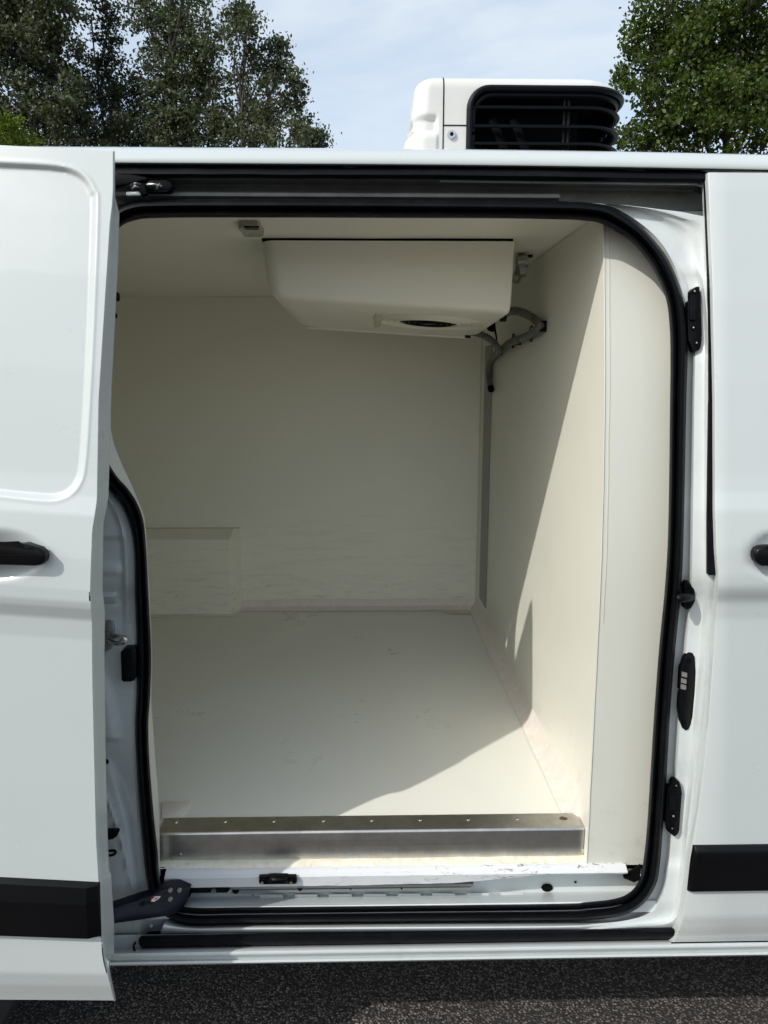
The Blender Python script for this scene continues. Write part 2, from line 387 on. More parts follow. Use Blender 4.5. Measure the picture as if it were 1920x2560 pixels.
# left (rear) pillar jamb: stamped surface seen beside the open door
def pillar_left():
    ys = [1150 + 6 * i for i in range(203)]
    outer = sorted([(b[1], b[0]) for a, b in SEAL if b[0] < 430 and b[1] > 1140])
    rows = []
    for y in ys:
        xo = interp(y, outer) + 6
        row = []
        for j in range(34):
            x = xo - (xo - 150) * j / 33.0
            d = .056 - .010 * sm(0, 14, xo - x) 
            # raised rib parallel to the seal
            d -= .008 * math.exp(-((xo - x - 26) / 7.0) ** 2) * (1 - sm(1540, 1600, y))
            # stamped plate
            inside = sm(300 - 4, 300 + 4, 612 - x if False else 300 + (308 - x)) * sm(1342, 1350, y) * (1 - sm(1508, 1518, y))
            d += .006 * inside
            inside2 = (1 - sm(298, 305, x)) * sm(1405, 1412, y) * (1 - sm(1432, 1440, y)); d -= .006 * inside2
            inside3 = (1 - sm(285, 296, x)) * sm(1478, 1492, y) * (1 - sm(1500, 1514, y)); d -= .012 * inside3
            # long swelling at the bottom (inner wheel box) and its crease
            xr = interp(y, [(1600, 250), (1750, 288), (1850, 305), (1880, 250), (1960, 284), (2050, 310), (2200, 330), (2300, 345)])
            if y > 1850: d += .018 * sm(0, 30, x - xr) * sm(1850, 1990, y)
            else: d -= .012 * sm(-8, 26, xr - x) * sm(1600, 1760, y)
            xq = interp(y, [(1980, 262), (2050, 285), (2100, 302), (2260, 337), (2360, 348)])
            d -= .006 * math.exp(-((x - xq) / 3.0) ** 2) * sm(1960, 1990, y)
            row.append(on(x, y, d))
        rows.append(row)
    V, F = grid(rows)
    setp(mesh('rear_pillar', V, F, M['jamb'], ang=55))
pillar_left()

# sill below the opening, with the weather strip lying on it
XA, XB = pix(262, 2330, 1.3).x, pix(1760, 2330, 1.3).x
def yzp(rows_, base=None): return [(Y, zat(py, Y)) for py, Y in rows_]
sill = yzp([(2328, 1.318), (2345, 1.312), (2360, 1.306), (2362, 1.298), (2365, 1.286), (2369, 1.276), (2374, 1.270), (2380, 1.2685), (2384, 1.270), (2387, 1.277), (2393, 1.280), (2396, 1.273), (2402, 1.272), (2404, 1.280), (2405, 1.36)])
V, F = band(sill, XA - 1.42, XB + .9, 60)
setp(mesh('sill_panel', V, F, M['jamb'], ang=40))
strip = yzp([(2330, 1.312), (2331, 1.300), (2334, 1.290), (2340, 1.284), (2350, 1.283), (2356, 1.288), (2360, 1.298), (2361, 1.31)])
V, F = band(strip, pix(349, 2345, 1.29).x, XB + .02, 30)
setp(mesh('sill_weatherstrip', V, F, M['rubber'], ang=50))
V, F = sweep(smooth_path([on(338, 2356, .012), on(334, 2366, .000), on(337, 2378, -.003), on(344, 2390, -.003), on(351, 2404, .0)], 5), .0022, 6)
setp(mesh('sill_joint', V, F, M['hole']))

# ---- header above the opening: rail, weather strip, track channel
def droop(p):
    if p.x > 0: p.z -= .006 * (p.x / .75) ** 2
    return p
rail = yzp([(371, 1.52), (371.5, 1.455), (373, 1.434), (378, 1.421), (386, 1.411), (396, 1.405), (406, 1.403), (410, 1.404), (413, 1.410), (415, 1.425), (418, 1.440)])
V, F = band(rail, -2.0, 1.30, 40, droop)
setp(mesh('roof_rail', V, F, M['paint'], ang=50))
hs = yzp([(417, 1.45), (418, 1.425), (422, 1.412), (428, 1.406), (437, 1.404), (443, 1.408), (447, 1.416), (448, 1.45)])
V, F = band(hs, -0.62, pix(1768, 440, 1.41).x, 40, lambda p: droop(p) + Vector((0, .002 * noise.noise(p * 9), .0012 * noise.noise(p * 13))))
setp(mesh('header_weatherstrip', V, F, M['rubber'], ang=60))
xe = pix(1764, 500, 1.43).x
chn = yzp([(446, 1.44)]) + [(1.44, zat(449, 1.44)), (1.485, zat(449, 1.44) + .002), (1.490, zat(449, 1.44) - .004), (1.490, zat(482, 1.44) + .001)]
lip = [(1.490, zat(482, 1.436)), (1.440, zat(482, 1.436) + .001)] + yzp([(484, 1.432), (488, 1.429), (492, 1.430), (495, 1.436), (503, 1.445), (512, 1.46)])
V, F = band(chn, -0.62, xe, 30, droop)
ch = setp(mesh('track_channel', V, F, M['channel'], ang=50))
V, F = band(lip, -0.62, pix(1400, 490, 1.43).x, 30)
setp(mesh('track_lip', V, F, M['channel'], ang=50))
# the front end of the channel where the track turns inwards
o = plate('track_end', [(200, 449), (1180, 449), (1400, 462), (1600, 474), (1766, 484), (1766, 524), (1726, 531), (1643, 522), (1539, 512), (1365, 500), (1000, 494), (200, 494)], .108, .012, M['channel'], None, .003)
setp(o)
V, F = sweep([on(1100, 452, .045), on(1300, 455, .045), on(1740, 460, .045), on(1757, 466, .045), on(1762, 480, .045), on(1766, 522, .045)], .0022, 6); setp(mesh('channel_flange', V, F, M['jamb']))
for (x, y, q) in ((709, 461, 0), (1583, 489, 0)):
    V, F = sweep([on(x + 6.5 * math.cos(a), y + 6.5 * math.sin(a), .0955) for a in [2 * math.pi * k / 18 for k in range(18)]], .0011, 6, True)
    setp(mesh('rivet', V, F, M['channel']))

# ---- roof, far side, rear, nose and floor pan
def roofz(y): return 1.936 + .045 * (1 - ((y - 2.27) / .85) ** 2)
yy = [1.50, 1.54, 1.60, 1.7, 1.85, 2.05, 2.27, 2.49, 2.69, 2.84, 2.94, 3.0, 3.04]
rows = []
for i in range(30):
    x = -2.0 + 3.3 * i / 29
    rows.append([droop(Vector((x, y, roofz(y) - (.012 if y in (1.50, 3.04) else 0)))) for y in yy] )
V, F = grid(rows); setp(mesh('roof_panel', V, F, M['paint']))
zs = [.30, .34, .37, .40, .43, .6, .8, .95, 1.06, 1.095, 1.118, 1.13, 1.15, 1.2, 1.27, 1.3, 1.33, 1.5, 1.65, 1.75, 1.85, 1.91, 1.93]
def sideprof(z): return S(z) if z < 1.92 else 1.43
V1 = band([(FAR(sideprof(z)), z) for z in zs] + [(3.04, 1.925)], -2.0, 1.9, 12)
setp(mesh('far_side_panel', *V1, M['paint']))
V1 = band([(S(z) if z < 1.9 else 1.42, z) for z in zs[:-1]] , -2.0, -.66, 10)
setp(mesh('rear_quarter_panel', *V1, M['paint']))
bm = bmesh.new()
vv = [bm.verts.new((-2.0, S(z), z)) for z in zs[:-1]] + [bm.verts.new((-2.03, y, roofz(y) - .01)) for y in yy] + [bm.verts.new((-2.0, FAR(S(z)), z)) for z in reversed(zs[:-1])]
bm.faces.new(vv); setp(finish('rear_end', bm, M['paint']))
box_ = setp(box('underbody', -2.0, 2.6, 1.34, 3.2, .27, .34, M['hole'], bev=.01))
# windscreen, bonnet and nose (outside the picture)
def nose():
    xs = [1.30, 1.9, 2.35, 2.62, 2.74]; top = [1.935, 1.30, 1.12, .98, .70]; ins = [0, .01, .05, .14, .26]
    rows = []
    for x, t, k in zip(xs, top, ins):
        row = []
        for y0 in (1.30, 1.36, 1.8, 2.27, 2.74, 3.18, 3.24):
            e = abs(y0 - 2.27) / .97
            row.append(Vector((x, 2.27 + (y0 - 2.27) * (1 - k), t - .05 * e ** 4)))
        rows.append(row)
    ws, bn = grid(rows[:2]), grid(rows[1:])
    setp(mesh('windscreen', *ws, M['glass'])); 
    side = []
    for q in (0, -1):
        side.append(grid([[r[q], Vector((r[q].x, r[q].y, .34))] for r in rows]))
    fr = grid([[p, Vector((p.x, p.y, .30))] for p in rows[-1]])
    setp(mesh('bonnet', *bn, M['paint'])); [setp(mesh('front_wing', *q_, M['paint'])) for q_ in side]; setp(mesh('front_bumper', *fr, M['paint']))
nose()

# ---- wheels
def wheel(x, y, side):
    e = bpy.data.objects.new('wheel', None); COL.objects.link(e); e.location = (x, y, .335); e.parent = VAN; e.matrix_parent_inverse = Matrix.Translation((0, -2.27, 0))
    pr = [(.20, -.10), (.235, -.115), (.30, -.112), (.325, -.098), (.335, -.07), (.335, .07), (.325, .098), (.30, .112), (.235, .115), (.20, .10)]
    rows = [[Vector((r * math.cos(a), h, r * math.sin(a))) for r, h in pr] for a in [2 * math.pi * k / 48 for k in range(48)]]
    t = mesh('tyre', *grid(rows, True), M['tyre']); t.parent = e
    pr = [(.0, -.05), (.06, -.06), (.07, -.04), (.15, -.03), (.195, -.09), (.21, -.10), (.21, .0), (.0, .0)]
    rows = [[Vector((r * math.cos(a), h * side, r * math.sin(a))) for r, h in pr] for a in [2 * math.pi * k / 32 for k in range(32)]]
    t = mesh('rim', *grid(rows, True), M['zinc']); t.parent = e
for x in (-1.06, 1.87):
    wheel(x, 1.42, 1); wheel(x, 3.12, -1)

# ---- insulated hold lining
def XZgrid(P): return P
# back wall
V, F = grid([[Vector((XL + (.46 - XL) * i / 8, YB, ZF - .01 + (ZC - ZF + .02) * j / 6)) for j in range(7)] for i in range(9)])
setp(mesh('back_wall_lining', V, F, M['wall']))
# ceiling with a few mm of sag
V, F = grid([[Vector((XL + (.66 - XL) * i / 16, 1.476 + (YB + .01 - 1.476) * j / 10, ZC + .002 * noise.noise(Vector((i * .6, j * .6, 0))))) for j in range(11)] for i in range(17)])
setp(mesh('ceiling_lining', V, F, M['ceil']))
# floor
V, F = grid([[Vector((XL + (.47 - XL) * i / 4, 1.379 + (YB + .01 - 1.379) * j / 4, ZF)) for j in range(5)] for i in range(5)])
setp(mesh('hold_floor', V, F, M['floor']))
# right wall (bulkhead) and its return towards the pillar, following the tumblehome
LOF = .100
YL = [(.4, 1.358), (.6, 1.362), (.9, 1.368), (1.1, 1.372), (1.2, 1.378), (1.35, 1.393), (1.5, 1.412), (1.77, 1.462), (1.9, 1.49)]
def ylin(z): return (interp(z - .06, YL) + 2 * interp(z, YL) + interp(z + .06, YL)) / 4
zz = [.478 + (1.834 - .478) * k / 40 for k in range(41)]
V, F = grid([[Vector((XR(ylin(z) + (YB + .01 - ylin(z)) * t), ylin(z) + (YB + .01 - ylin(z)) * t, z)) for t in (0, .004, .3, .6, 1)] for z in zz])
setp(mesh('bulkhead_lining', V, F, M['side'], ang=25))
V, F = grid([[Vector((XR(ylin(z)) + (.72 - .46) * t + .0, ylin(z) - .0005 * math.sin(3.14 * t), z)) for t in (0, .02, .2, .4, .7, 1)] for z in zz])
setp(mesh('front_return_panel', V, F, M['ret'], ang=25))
# bead down the corner
V, F = sweep([Vector((XR(ylin(z)) + .001 + .0008 * noise.noise(Vector((0, 0, z * 22))), ylin(z) - .0003, z)) for z in zz if z < 1.83], .0016, 6)
setp(mesh('corner_bead', V, F, M['ret']))
V, F = sweep([Vector((XR(ylin(z)) + .011 + .0012 * noise.noise(Vector((4, 0, z * 9))), ylin(z) - .0002, z)) for z in zz if z > 1.0], .0009, 5)
setp(mesh('lining_joint', V, F, M['seam']))
# left end and near-side lining to the left of the opening
V, F = grid([[Vector((XL, y, z)) for y in (1.35, 2.95)] for z in (.5, 1.86)]); setp(mesh('rear_door_lining', V, F, M['wall']))
DEEP = [(540, 250), (900, 262), (1069, 276), (1112, 285), (1162, 305), (1210, 328), (1255, 347), (1293, 361), (1347, 366.5), (1424, 370), (1540, 376), (1636, 380), (1744, 378), (1800, 381.5), (1907, 389), (1960, 394), (2042, 398), (2150, 400), (2200, 402)]
inn = sorted([(a_[1], a_[0]) for a_, b_ in SEAL if a_[0] < 420 and 560 < a_[1] < 2260])
rows = []
for y in [570 + 10 * k for k in range(163)]:
    p = on(interp(y, inn) - 4, y, .052); q = pix(interp(y, DEEP), y, p.y + .05)
    rows.append([Vector((XL, p.y + .05, p.z)), p + Vector((-.012, .03, 0)), p, p.lerp(q, .5), q, q + Vector((-.02, .002, 0))])
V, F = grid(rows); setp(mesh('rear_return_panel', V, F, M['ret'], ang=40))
# cove fillets
V, F = grid([[Vector((XR(y) + .002, y, ZF + .046 + .003 * noise.noise(Vector((y * 7, 0, 1))))), Vector((XR(y) - .006, y, ZF + .026)), Vector((XR(y) - .016, y, ZF + .012)), Vector((XR(y) - .036 - .002 * noise.noise(Vector((y * 9, 5, 1))), y, ZF + .0015))] for y in [1.4335 + 1.4865 * k / 50 for k in range(51)]])
V, F = join((V, F), ([V[0], V[1], V[2], V[3], Vector((V[3].x, 1.4332, ZF)), Vector((V[0].x, 1.4332, ZF))], [(0, 1, 2, 3, 4, 5)]))
setp(mesh('side_cove', V, F, M['cove']))
V, F = grid([[Vector((x, YB - .002, ZF + .040 + .004 * noise.noise(Vector((x * 7, 0, 1))))), Vector((x, YB - .012, ZF + .014)), Vector((x, YB - .042 - .004 * noise.noise(Vector((x * 9, 5, 1))), ZF + .0015))] for x in [-.58 + 1.04 * k / 50 for k in range(51)]])
setp(mesh('back_cove', V, F, M['cove']))
V, F = sweep([Vector((.4515, YB - .004, z)) for z in (ZF, .8, 1.1, 1.5, ZC)], .004, 6); setp(mesh('back_corner_bead', V, F, M['sealant']))
V, F = sweep([Vector((x, YB - .001, ZC - .001 + .0005 * noise.noise(Vector((x * 12, 0, 0))))) for x in [XL + (.45 - XL) * k / 60 for k in range(61)]], .0012, 5); setp(mesh('ceiling_joint', V, F, M['ceil']))
# dirty filler blotch in the back corner and pale patch by the threshold
def blob(name, cx, cy, rx, ry, z, mt, seed, h=.003, n=40):
    bm = bmesh.new(); c = bm.verts.new((cx, cy, z + h)); ring = []
    for k in range(n):
        a = 2 * math.pi * k / n; q = 1 + .35 * noise.noise(Vector((math.cos(a) * 2, math.sin(a) * 2, seed)))
        ring.append(bm.verts.new((cx + rx * q * math.cos(a), cy + ry * q * math.sin(a), z)))
    for k in range(n): bm.faces.new((c, ring[k], ring[(k + 1) % n]))
    return setp(finish(name, bm, mt))
blob('sealant_smear', .385, YB - .06, .075, .035, ZF + .0025, M['sealant'], 3, .002)
pp = [pixZ(x, y, ZF + .003) for x, y in ((404, 2004), (470, 2001), (477, 2006), (470, 2024), (456, 2042), (404, 2046))]
bm = bmesh.new(); prismbm(bm, pp, Vector((0, 0, -.002)), .0006); setp(finish('floor_patch', bm, M['cove']))
# wheel-arch box
xb = pix(580, 1500, 2.825).x; zb = .876; yb = 2.828
V = []; F = []
def archrow(x, ins): return [Vector((x, yb, ZF)), Vector((x, yb, zb - ins)), Vector((x, yb + .004, zb)), Vector((x, YB + .003, zb + .028))]
rws = [archrow(XL, .003), archrow(-.9, .003), archrow(xb - .003, .003)]
rws.append([Vector((xb, yb + .004, ZF)), Vector((xb, yb + .004, zb - .003)), Vector((xb, yb + .006, zb)), Vector((xb, YB + .003, zb + .028))])
rws.append([Vector((xb + .028, YB + .003, ZF)), Vector((xb + .028, YB + .003, zb - .003)), Vector((xb + .028, YB + .004, zb)), Vector((xb + .028, YB + .005, zb + .028))])
setp(mesh('wheel_arch_box', *grid(rws), M['wall'], ang=15))
V, F = sweep([Vector((x, yb - .003 + .0015 * noise.noise(Vector((x * 8, 2, 2))), ZF + .004)) for x in [-1.0 + (xb + 1.0) * k / 30 for k in range(31)]] + [Vector((xb + .03, YB - .01, ZF + .004))], .010, 6, flat=.5)
setp(mesh('arch_cove', V, F, M['cove']))
V, F = sweep([Vector((-1.0, YB - .001, zb + .0285)), Vector((xb + .028, YB - .001, zb + .0285))], .0018, 5); setp(mesh('arch_joint', V, F, M['seam']))
# steel duct cover on the right wall near the back corner
bm = bmesh.new(); z0, z1 = .63, 1.64
prismbm(bm, [Vector((XR(2.66), 2.665, z0)), Vector((XR(2.80), 2.815, z0)), Vector((XR(2.80), 2.815, z1)), Vector((XR(2.66), 2.665, z1))], Vector((.004, 0, 0)))
for v in bm.verts: v.co.x -= .005
setp(finish('duct_cover', bm, mat('grey_duct', (.30, .30, .29), .45, .3)))

# ---- steel threshold with its screws
TH = bpy.data.objects.new('threshold', None)
x0, x1 = -.456, XR(1.38) - .002
zt = ZF + .0035; yf = 1.377; yr = 1.432
pts = [(yr, zt - .0025), (yr, zt), (yf + .006, zt)] + [(yf + .006 - .006 * math.sin(a), zt - .006 + .006 * math.cos(a)) for a in (.3, .6, .9, 1.2, 1.5)] + [(yf, ZF - .066), (yf + .002, ZF - .066)]
rows = []
for i, x in enumerate([x0, x0 + .004, -.2, 0, .2, x1 - .012, x1]):
    rows.append([Vector((x, (y - (.014 if i == 6 and y > 1.42 else 0)), z)) for y, z in pts])
TH = setp(mesh('threshold', *grid(rows), M['steel'], ang=50))
def screw(px, py, parent, mt, nrm, r=.0042, Y=None, z=None):
    p = pixZ(px, py, z) if z is not None else pix(px, py, Y)
    bm = bmesh.new(); discbm(bm, p, nrm, r, .0016, 14)
    s = finish('screw', bm, mt); s.parent = parent; s.matrix_parent_inverse = parent.matrix_world.inverted(); return s
bpy.context.view_layer.update()
for k, x in enumerate((440, 563, 684, 808, 929, 1050, 1170, 1293, 1407)):
    s = screw(x, 2055 - 9 * (x - 440) / 967., TH, M['rust'] if k == 8 else M['chrome'], (0, 0, 1), .0060 if k == 8 else .0045, z=zt)
    s.name = 'screw'
    if k == 8: s['label'] = 'rust-brown screw with a stain round it'
screw(450, 2138, TH, M['chrome'], (0, -1, 0), .0045, Y=yf); screw(1457, 2127, TH, M['chrome'], (0, -1, 0), .0045, Y=yf)
blob('rust_stain', pixZ(1409, 2047, zt).x, 1.412, .009, .005, zt + .0006, M['rust'], 7, .0002, 24)

# ---- sill under the threshold: sealant ledge, painted ledge, step well
def wob(p, a=.0015, s=16): return p + Vector((0, a * noise.noise(p * s), a * .6 * noise.noise(p * s + Vector((7, 0, 0)))))
zl = ZF - .066
led = [(1.385, zl + .002), (1.372, zl + .001)] + yzp([(2157, 1.362), (2165, 1.358)])
V, F = band([(1.40, zl + .006), (1.376, zl + .004), (1.368, zat(2152, 1.368)), (1.362, zat(2160, 1.362)), (1.360, zat(2166, 1.36))], -.457, .62, 90, lambda p: wob(p, .003, 30))
setp(mesh('ledge_sealant', V, F, M['sealant'], ang=60))
m = M['ledge'] = mat('chipped_ledge_paint', (.74, .76, .77), .4, 0, .2); n = NB(m)
ck = n.math('MULTIPLY', n.ramp(n.noise(38, 9, .8, (.5, 1, 2), 1.5), [(.565, 0), (.585, 1)]), n.axis(0, -.25, .45))
ck2 = n.ramp(n.noise(70, 8, .8, (.4, 1, 1), 1.5), [(.66, 0), (.68, 1)])
n.color(n.mix(ck2, n.mix(ck, (.62, .64, .65), (.13, .09, .07)), (.25, .21, .17)))
xl0, xl1 = pix(412, 2190, 1.345).x, pix(1567, 2185, 1.345).x
rows = []
for i in range(90):
    x = xl0 + (xl1 - xl0) * i / 89
    c = i < 2
    fall = interp(x, [(.0, 2212), (.165, 2211), (.22, 2207), (.33, 2196), (.355, 2193)])
    if x < 0: fall = 2213
    yzs = [(1.37, zat(2164, 1.362)), (1.356, zat(2168, 1.356)), (1.350, zat(2176, 1.350)), (1.346, zat(2183, 1.346)), (1.342, zat(2187, 1.342)), (1.340, zat(2190, 1.340)), (1.341, zat(fall, 1.341)), (1.352, zat(fall, 1.341) - .001), (1.40, zat(fall, 1.341) - .001)]
    rows.append([wob(Vector((x, y, z)), .0007, 40) for y, z in yzs])
setp(mesh('step_ledge', *grid(rows), M['ledge'], ang=40))
# the well behind the seal
well = [(1.40, zat(2180, 1.40)), (1.390, zat(2200, 1.390)), (1.388, zat(2214, 1.388)), (1.384, zat(2236, 1.384)), (1.376, zat(2240, 1.376)), (1.362, zat(2245, 1.362)), (1.342, zat(2252, 1.342)), (1.318, zat(2262, 1.318)), (1.312, zat(2272, 1.312)), (1.312, zat(2290, 1.312))]
V, F = band(well, pix(385, 2240, 1.34).x, pix(1660, 2240, 1.34).x, 60)
setp(mesh('step_well', V, F, M['jamb'], ang=40))
o = plate('hole_plug', [(1368 + 14 * math.cos(a) * (1 + .0), 2220 + 9.5 * math.sin(a)) for a in [2 * math.pi * k / 20 for k in range(20)]], 0, .002, M['hole'], None, 0, Y=1.385); setp(o)
for x, y, r in ((1439, 2206, 3.0), (589, 2226, 9), (750, 2222, 6), (632, 2238, 1.5), (1004, 2222, 2.5), (877, 2224, 2)):
    setp(plate('drain_hole', [(x + r * math.cos(a), y + (r * .8 * math.sin(a) if y < 2222 or r < 4 else r * .8 * abs(math.sin(a)) )) for a in [math.pi * 2 * k / 14 for k in range(14)]] if not (r >= 6) else [(x + r * math.cos(a), y + r * math.sin(a)) for a in [math.pi * k / 10 for k in range(11)]], 0, .0015, M['hole'], None, 0, Y=1.384 if y > 2230 or x > 1300 else 1.3515))
# low ribs pressed in the well
for k in range(8):
    a = 650 + k * 86
    setp(plate('pressed_rib', rrect(a, 2237 - k * .6, a + 58, 2246 - k * .6, 2, 2), 0, .0013, M['jamb'], None, .0006, Y=1.374))
# lower track: a thin bright metal rail
TR = setp(mesh('lower_track', *band([(1.366, zat(2217, 1.36)), (1.354, zat(2219, 1.354)), (1.351, zat(2222, 1.351)), (1.351, zat(2228, 1.351)), (1.36, zat(2229, 1.36))], pix(578, 2222, 1.352).x, pix(1178, 2222, 1.352).x, 8), M['zinc'], ang=40))
setp(mesh('track_slot', *band([(1.366, zat(2210, 1.36)), (1.3535, zat(2213, 1.3535)), (1.3535, zat(2219, 1.3535))], pix(560, 2214, 1.352).x, pix(1184, 2214, 1.352).x, 4), M['channel']))
# roller carriage at the arm end
setp(plate('roller_carriage', [(440, 2213), (545, 2212), (549, 2208), (560, 2208), (564, 2212), (572, 2214), (574, 2226), (568, 2233), (440, 2234)], 0, .012, M['blackm'], None, .002, Y=1.356))
setp(disc('roller_bolt', pix(534, 2227, 1.344), (0, -1, 0), .006, .003, M['zinc'], None))
# dark block at the rear end of the ledge
setp(plate('ledge_end_cap', [(398, 2168), (411, 2168), (414, 2190), (412, 2214), (440, 2214), (445, 2238), (398, 2238)], 0, .01, M['hole'], None, .001, Y=1.372))
setp(plate('ledge_corner_gap', [(1567, 2186), (1602, 2162), (1600, 2200), (1585, 2206), (1560, 2196), (1558, 2190)], 0, .004, M['hole'], None, 0, Y=1.355))
# sill catch
SCt = setp(plate('sill_catch', [(647, 2194), (668, 2193), (674, 2191), (716, 2191), (722, 2193), (740, 2193), (742, 2208), (738, 2211), (652, 2212), (647, 2208)], 0, .010, M['blackm'], None, .002, Y=1.340))
V, F = sweep(smooth_path([pix(672, 2203, 1.328), pix(680, 2199, 1.322), pix(695, 2199, 1.320), pix(712, 2199, 1.322), pix(718, 2203, 1.328)], 4), .0045, 8)
o = mesh('catch_bar', V, F, M['blackm']); o.parent = SCt; o.matrix_parent_inverse = SCt.matrix_world.inverted()
def child(o, p):
    bpy.context.view_layer.update(); o.parent = p; o.matrix_parent_inverse = p.matrix_world.inverted(); return o
for x in (656, 728):
    child(disc('bolt', pix(x, 2205, 1.329), (0, -1, 0.2), .0035, .004, M['chrome'], None), SCt)

def child(o, p):
    bpy.context.view_layer.update(); o.parent = p; o.matrix_parent_inverse = p.matrix_world.inverted(); return o
# ---- front door (closed, at the right)
FE = [(430, 1770), (700, 1781), (852, 1784), (1000, 1787), (1284, 1788), (1380, 1791), (1440, 1796), (1475, 1796), (1500, 1793), (1539, 1790), (1805, 1771), (1931, 1757), (2025, 1746), (2100, 1733), (2150, 1724), (2226, 1716), (2304, 1705), (2340, 1691), (2367, 1676)]
def rows_y(a, b, extra):
    ys = set([a, b] + extra); y = a
    while y < b: ys.add(y); y += 9
    return sorted(ys)
FD = None
def frontdoor():
    global FD
    rows = []
    for y in rows_y(431, 2367, []):
        xe = interp(y, FE); e = on(xe, y, 0)
        row = [deeper(e, .035) + Vector((.004, 0, 0)), deeper(e, .006), e + Vector((.0008, .0015, 0)), e + Vector((.0035, 0, 0))]
        z = e.z; k = 0
        # parallel row at constant height, small rise of the shut line with X
        xs = [1825, 1850, 1870, 1885, 1900, 1915, 1930, 1950]
        for x in xs:
            p = pix(x, y, e.y)
            d = ((x - 1950) / 78.0) ** 2 + ((y - 1390) / 62.0) ** 2
            pp = Vector((p.x, e.y + .016 * max(0, 1 - d) ** .8 if d < 1 else e.y, z))
            row.append(pp)
        for X in (.85, 1.0, 1.2, 1.6, 1.75): row.append(Vector((X, e.y, z)))
        rows.append(row)
    FD = setp(mesh('front_door', *grid(rows), M['paint'], ang=40)); FD['label'] = 'closed front door at the right edge'
frontdoor()
V, F = sweep([Vector((x, 1.2755, zat(2369, 1.2755))) for x in (pix(1677, 2368, 1.2755).x, .8, 1.2, 1.75)], .0016, 6); child(mesh('door_gap_shade', V, F, M['hole']), FD)  # thin black rod painting in the shadow of the gap below the door
# window of the front door and upper cab side, beyond the frame
setp(mesh('front_window', *band([(S(z) - .002, z) for z in (1.33, 1.5, 1.65, 1.80)], 1.02, 1.62, 3), M['glass']))
# front wing panel near side between door and nose is part of front_wing
def trimstrip(name, xs_edge, y0, y1, slope, off, dz, parent, left):
    """black rubbing strip: chamfered end"""
def strip_door():
    rows = []
    yt, yb_ = 2112, 2226
    pr = [(0, .001), (.01, -.006), (.05, -.010), (.12, -.012), (.30, -.012), (.42, -.009), (.95, -.010), (.99, -.006), (1, .001)]
    for i, (dx, f) in enumerate([(0, .0), (3, .7), (8, 1), (60, 1), (230, 1), (900, 1)]):
        row = []
        for t, o_ in pr:
            y = yt + (yb_ - yt) * t
            xe = interp(y, FE) + 1
            e = on(xe, y, 0)
            X = e.x + dx * .00075
            row.append(Vector((X, e.y + (o_ * f if o_ < 0 else o_), e.z)))
        rows.append(row)
    child(mesh('rubbing_strip', *grid(rows), M['trim'], ang=30), FD)
strip_door()
# black gap weather strip behind the front door edge
gp = [(430, 1765), (522, 1768), (678, 1774), (852, 1777), (1000, 1777), (1300, 1773), (1441, 1773)]
rows = []
for y in range(430, 1442, 12):
    x = interp(y, gp); p = on(x, y, .011); rows.append([deeper(p, .012), deeper(p, .004), p + Vector((.001, 0, 0)), p + Vector((.03, .002, 0))])
y = 1441; x = 1773
setp(mesh('pillar_weatherstrip', *grid(rows), M['rubber']))
DZ_H = .019
def handle(side, parent):
    # outline in px: side=-1 left door (right-hand end visible), +1 front door (left-hand end visible)
    if side < 0: prof_ = [(-190, 1350), (-60, 1358), (48, 1362), (62, 1360), (82, 1367), (98, 1372), (109, 1382), (112, 1394), (109, 1406), (100, 1414), (86, 1417), (-190, 1409)]; off = -.140
    else: prof_ = [(2080, 1364), (1918, 1366), (1905, 1368), (1895, 1373), (1889, 1382), (1888, 1393), (1891, 1404), (1898, 1412), (1908, 1417), (2080, 1420)]; off = 0
    Y0 = on(100 if side < 0 else 1900, 1390, off, DZ_H if side < 0 else 0).y
    bm = bmesh.new(); P = [pix(x, y, Y0 - .022) for x, y in prof_]
    prismbm(bm, P, Vector((0, .017, 0)), .006, 3)
    h = finish('handle', bm, M['trim']); child(h, parent)
    xs = (-190, 100) if side < 0 else (1892, 2080)
    ln = [pix(x, (1391 + (.02 * (x - 118) if side < 0 else 0)), Y0 - .0222) for x in np.linspace(xs[0], xs[1], 8)]
    child(mesh('handle_groove', *sweep(ln, .0009, 6), M['hole']), parent)
    xx = (-150, 70) if side < 0 else (1950, 2050)
    bm = bmesh.new(); boxbm(bm, pix(xx[0], 1390, Y0).x, pix(xx[1] if side > 0 else 20, 1390, Y0).x, Y0 - .012, Y0 + .03, pix(0, 1400, Y0).z, pix(0, 1375, Y0).z, .004)
    child(finish('handle_mount', bm, M['trim']), parent)
handle(1, FD)

# ---- sliding door (open, at the left)
OFF = -.140; DZ = .019
E = [(378, 285), (470, 285), (509, 283), (560, 277), (640, 272), (1000, 249), (1251, 245), (1290, 239), (1328, 233), (1440, 229), (1490, 228), (1515, 230), (1540, 233), (1640, 233), (1717, 234), (2100, 243), (2200, 249), (2340, 257), (2397, 262), (2428, 270), (2460, 278), (2501, 288)]
FL = [(378, 287), (490, 287), (532, 298), (640, 295), (1000, 277), (1077, 276), (1251, 270), (1285, 263), (1309, 258), (1482, 256), (1510, 260), (1540, 262), (1640, 261), (1907, 264), (2100, 269), (2181, 273), (2186, 277), (2312, 285), (2382, 285), (2399, 274), (2430, 274), (2501, 289)]
SL = [(378, .053), (900, .058), (1240, .065), (1490, .070), (1800, .06), (2200, .052), (2340, .035), (2420, .02), (2501, .007)]
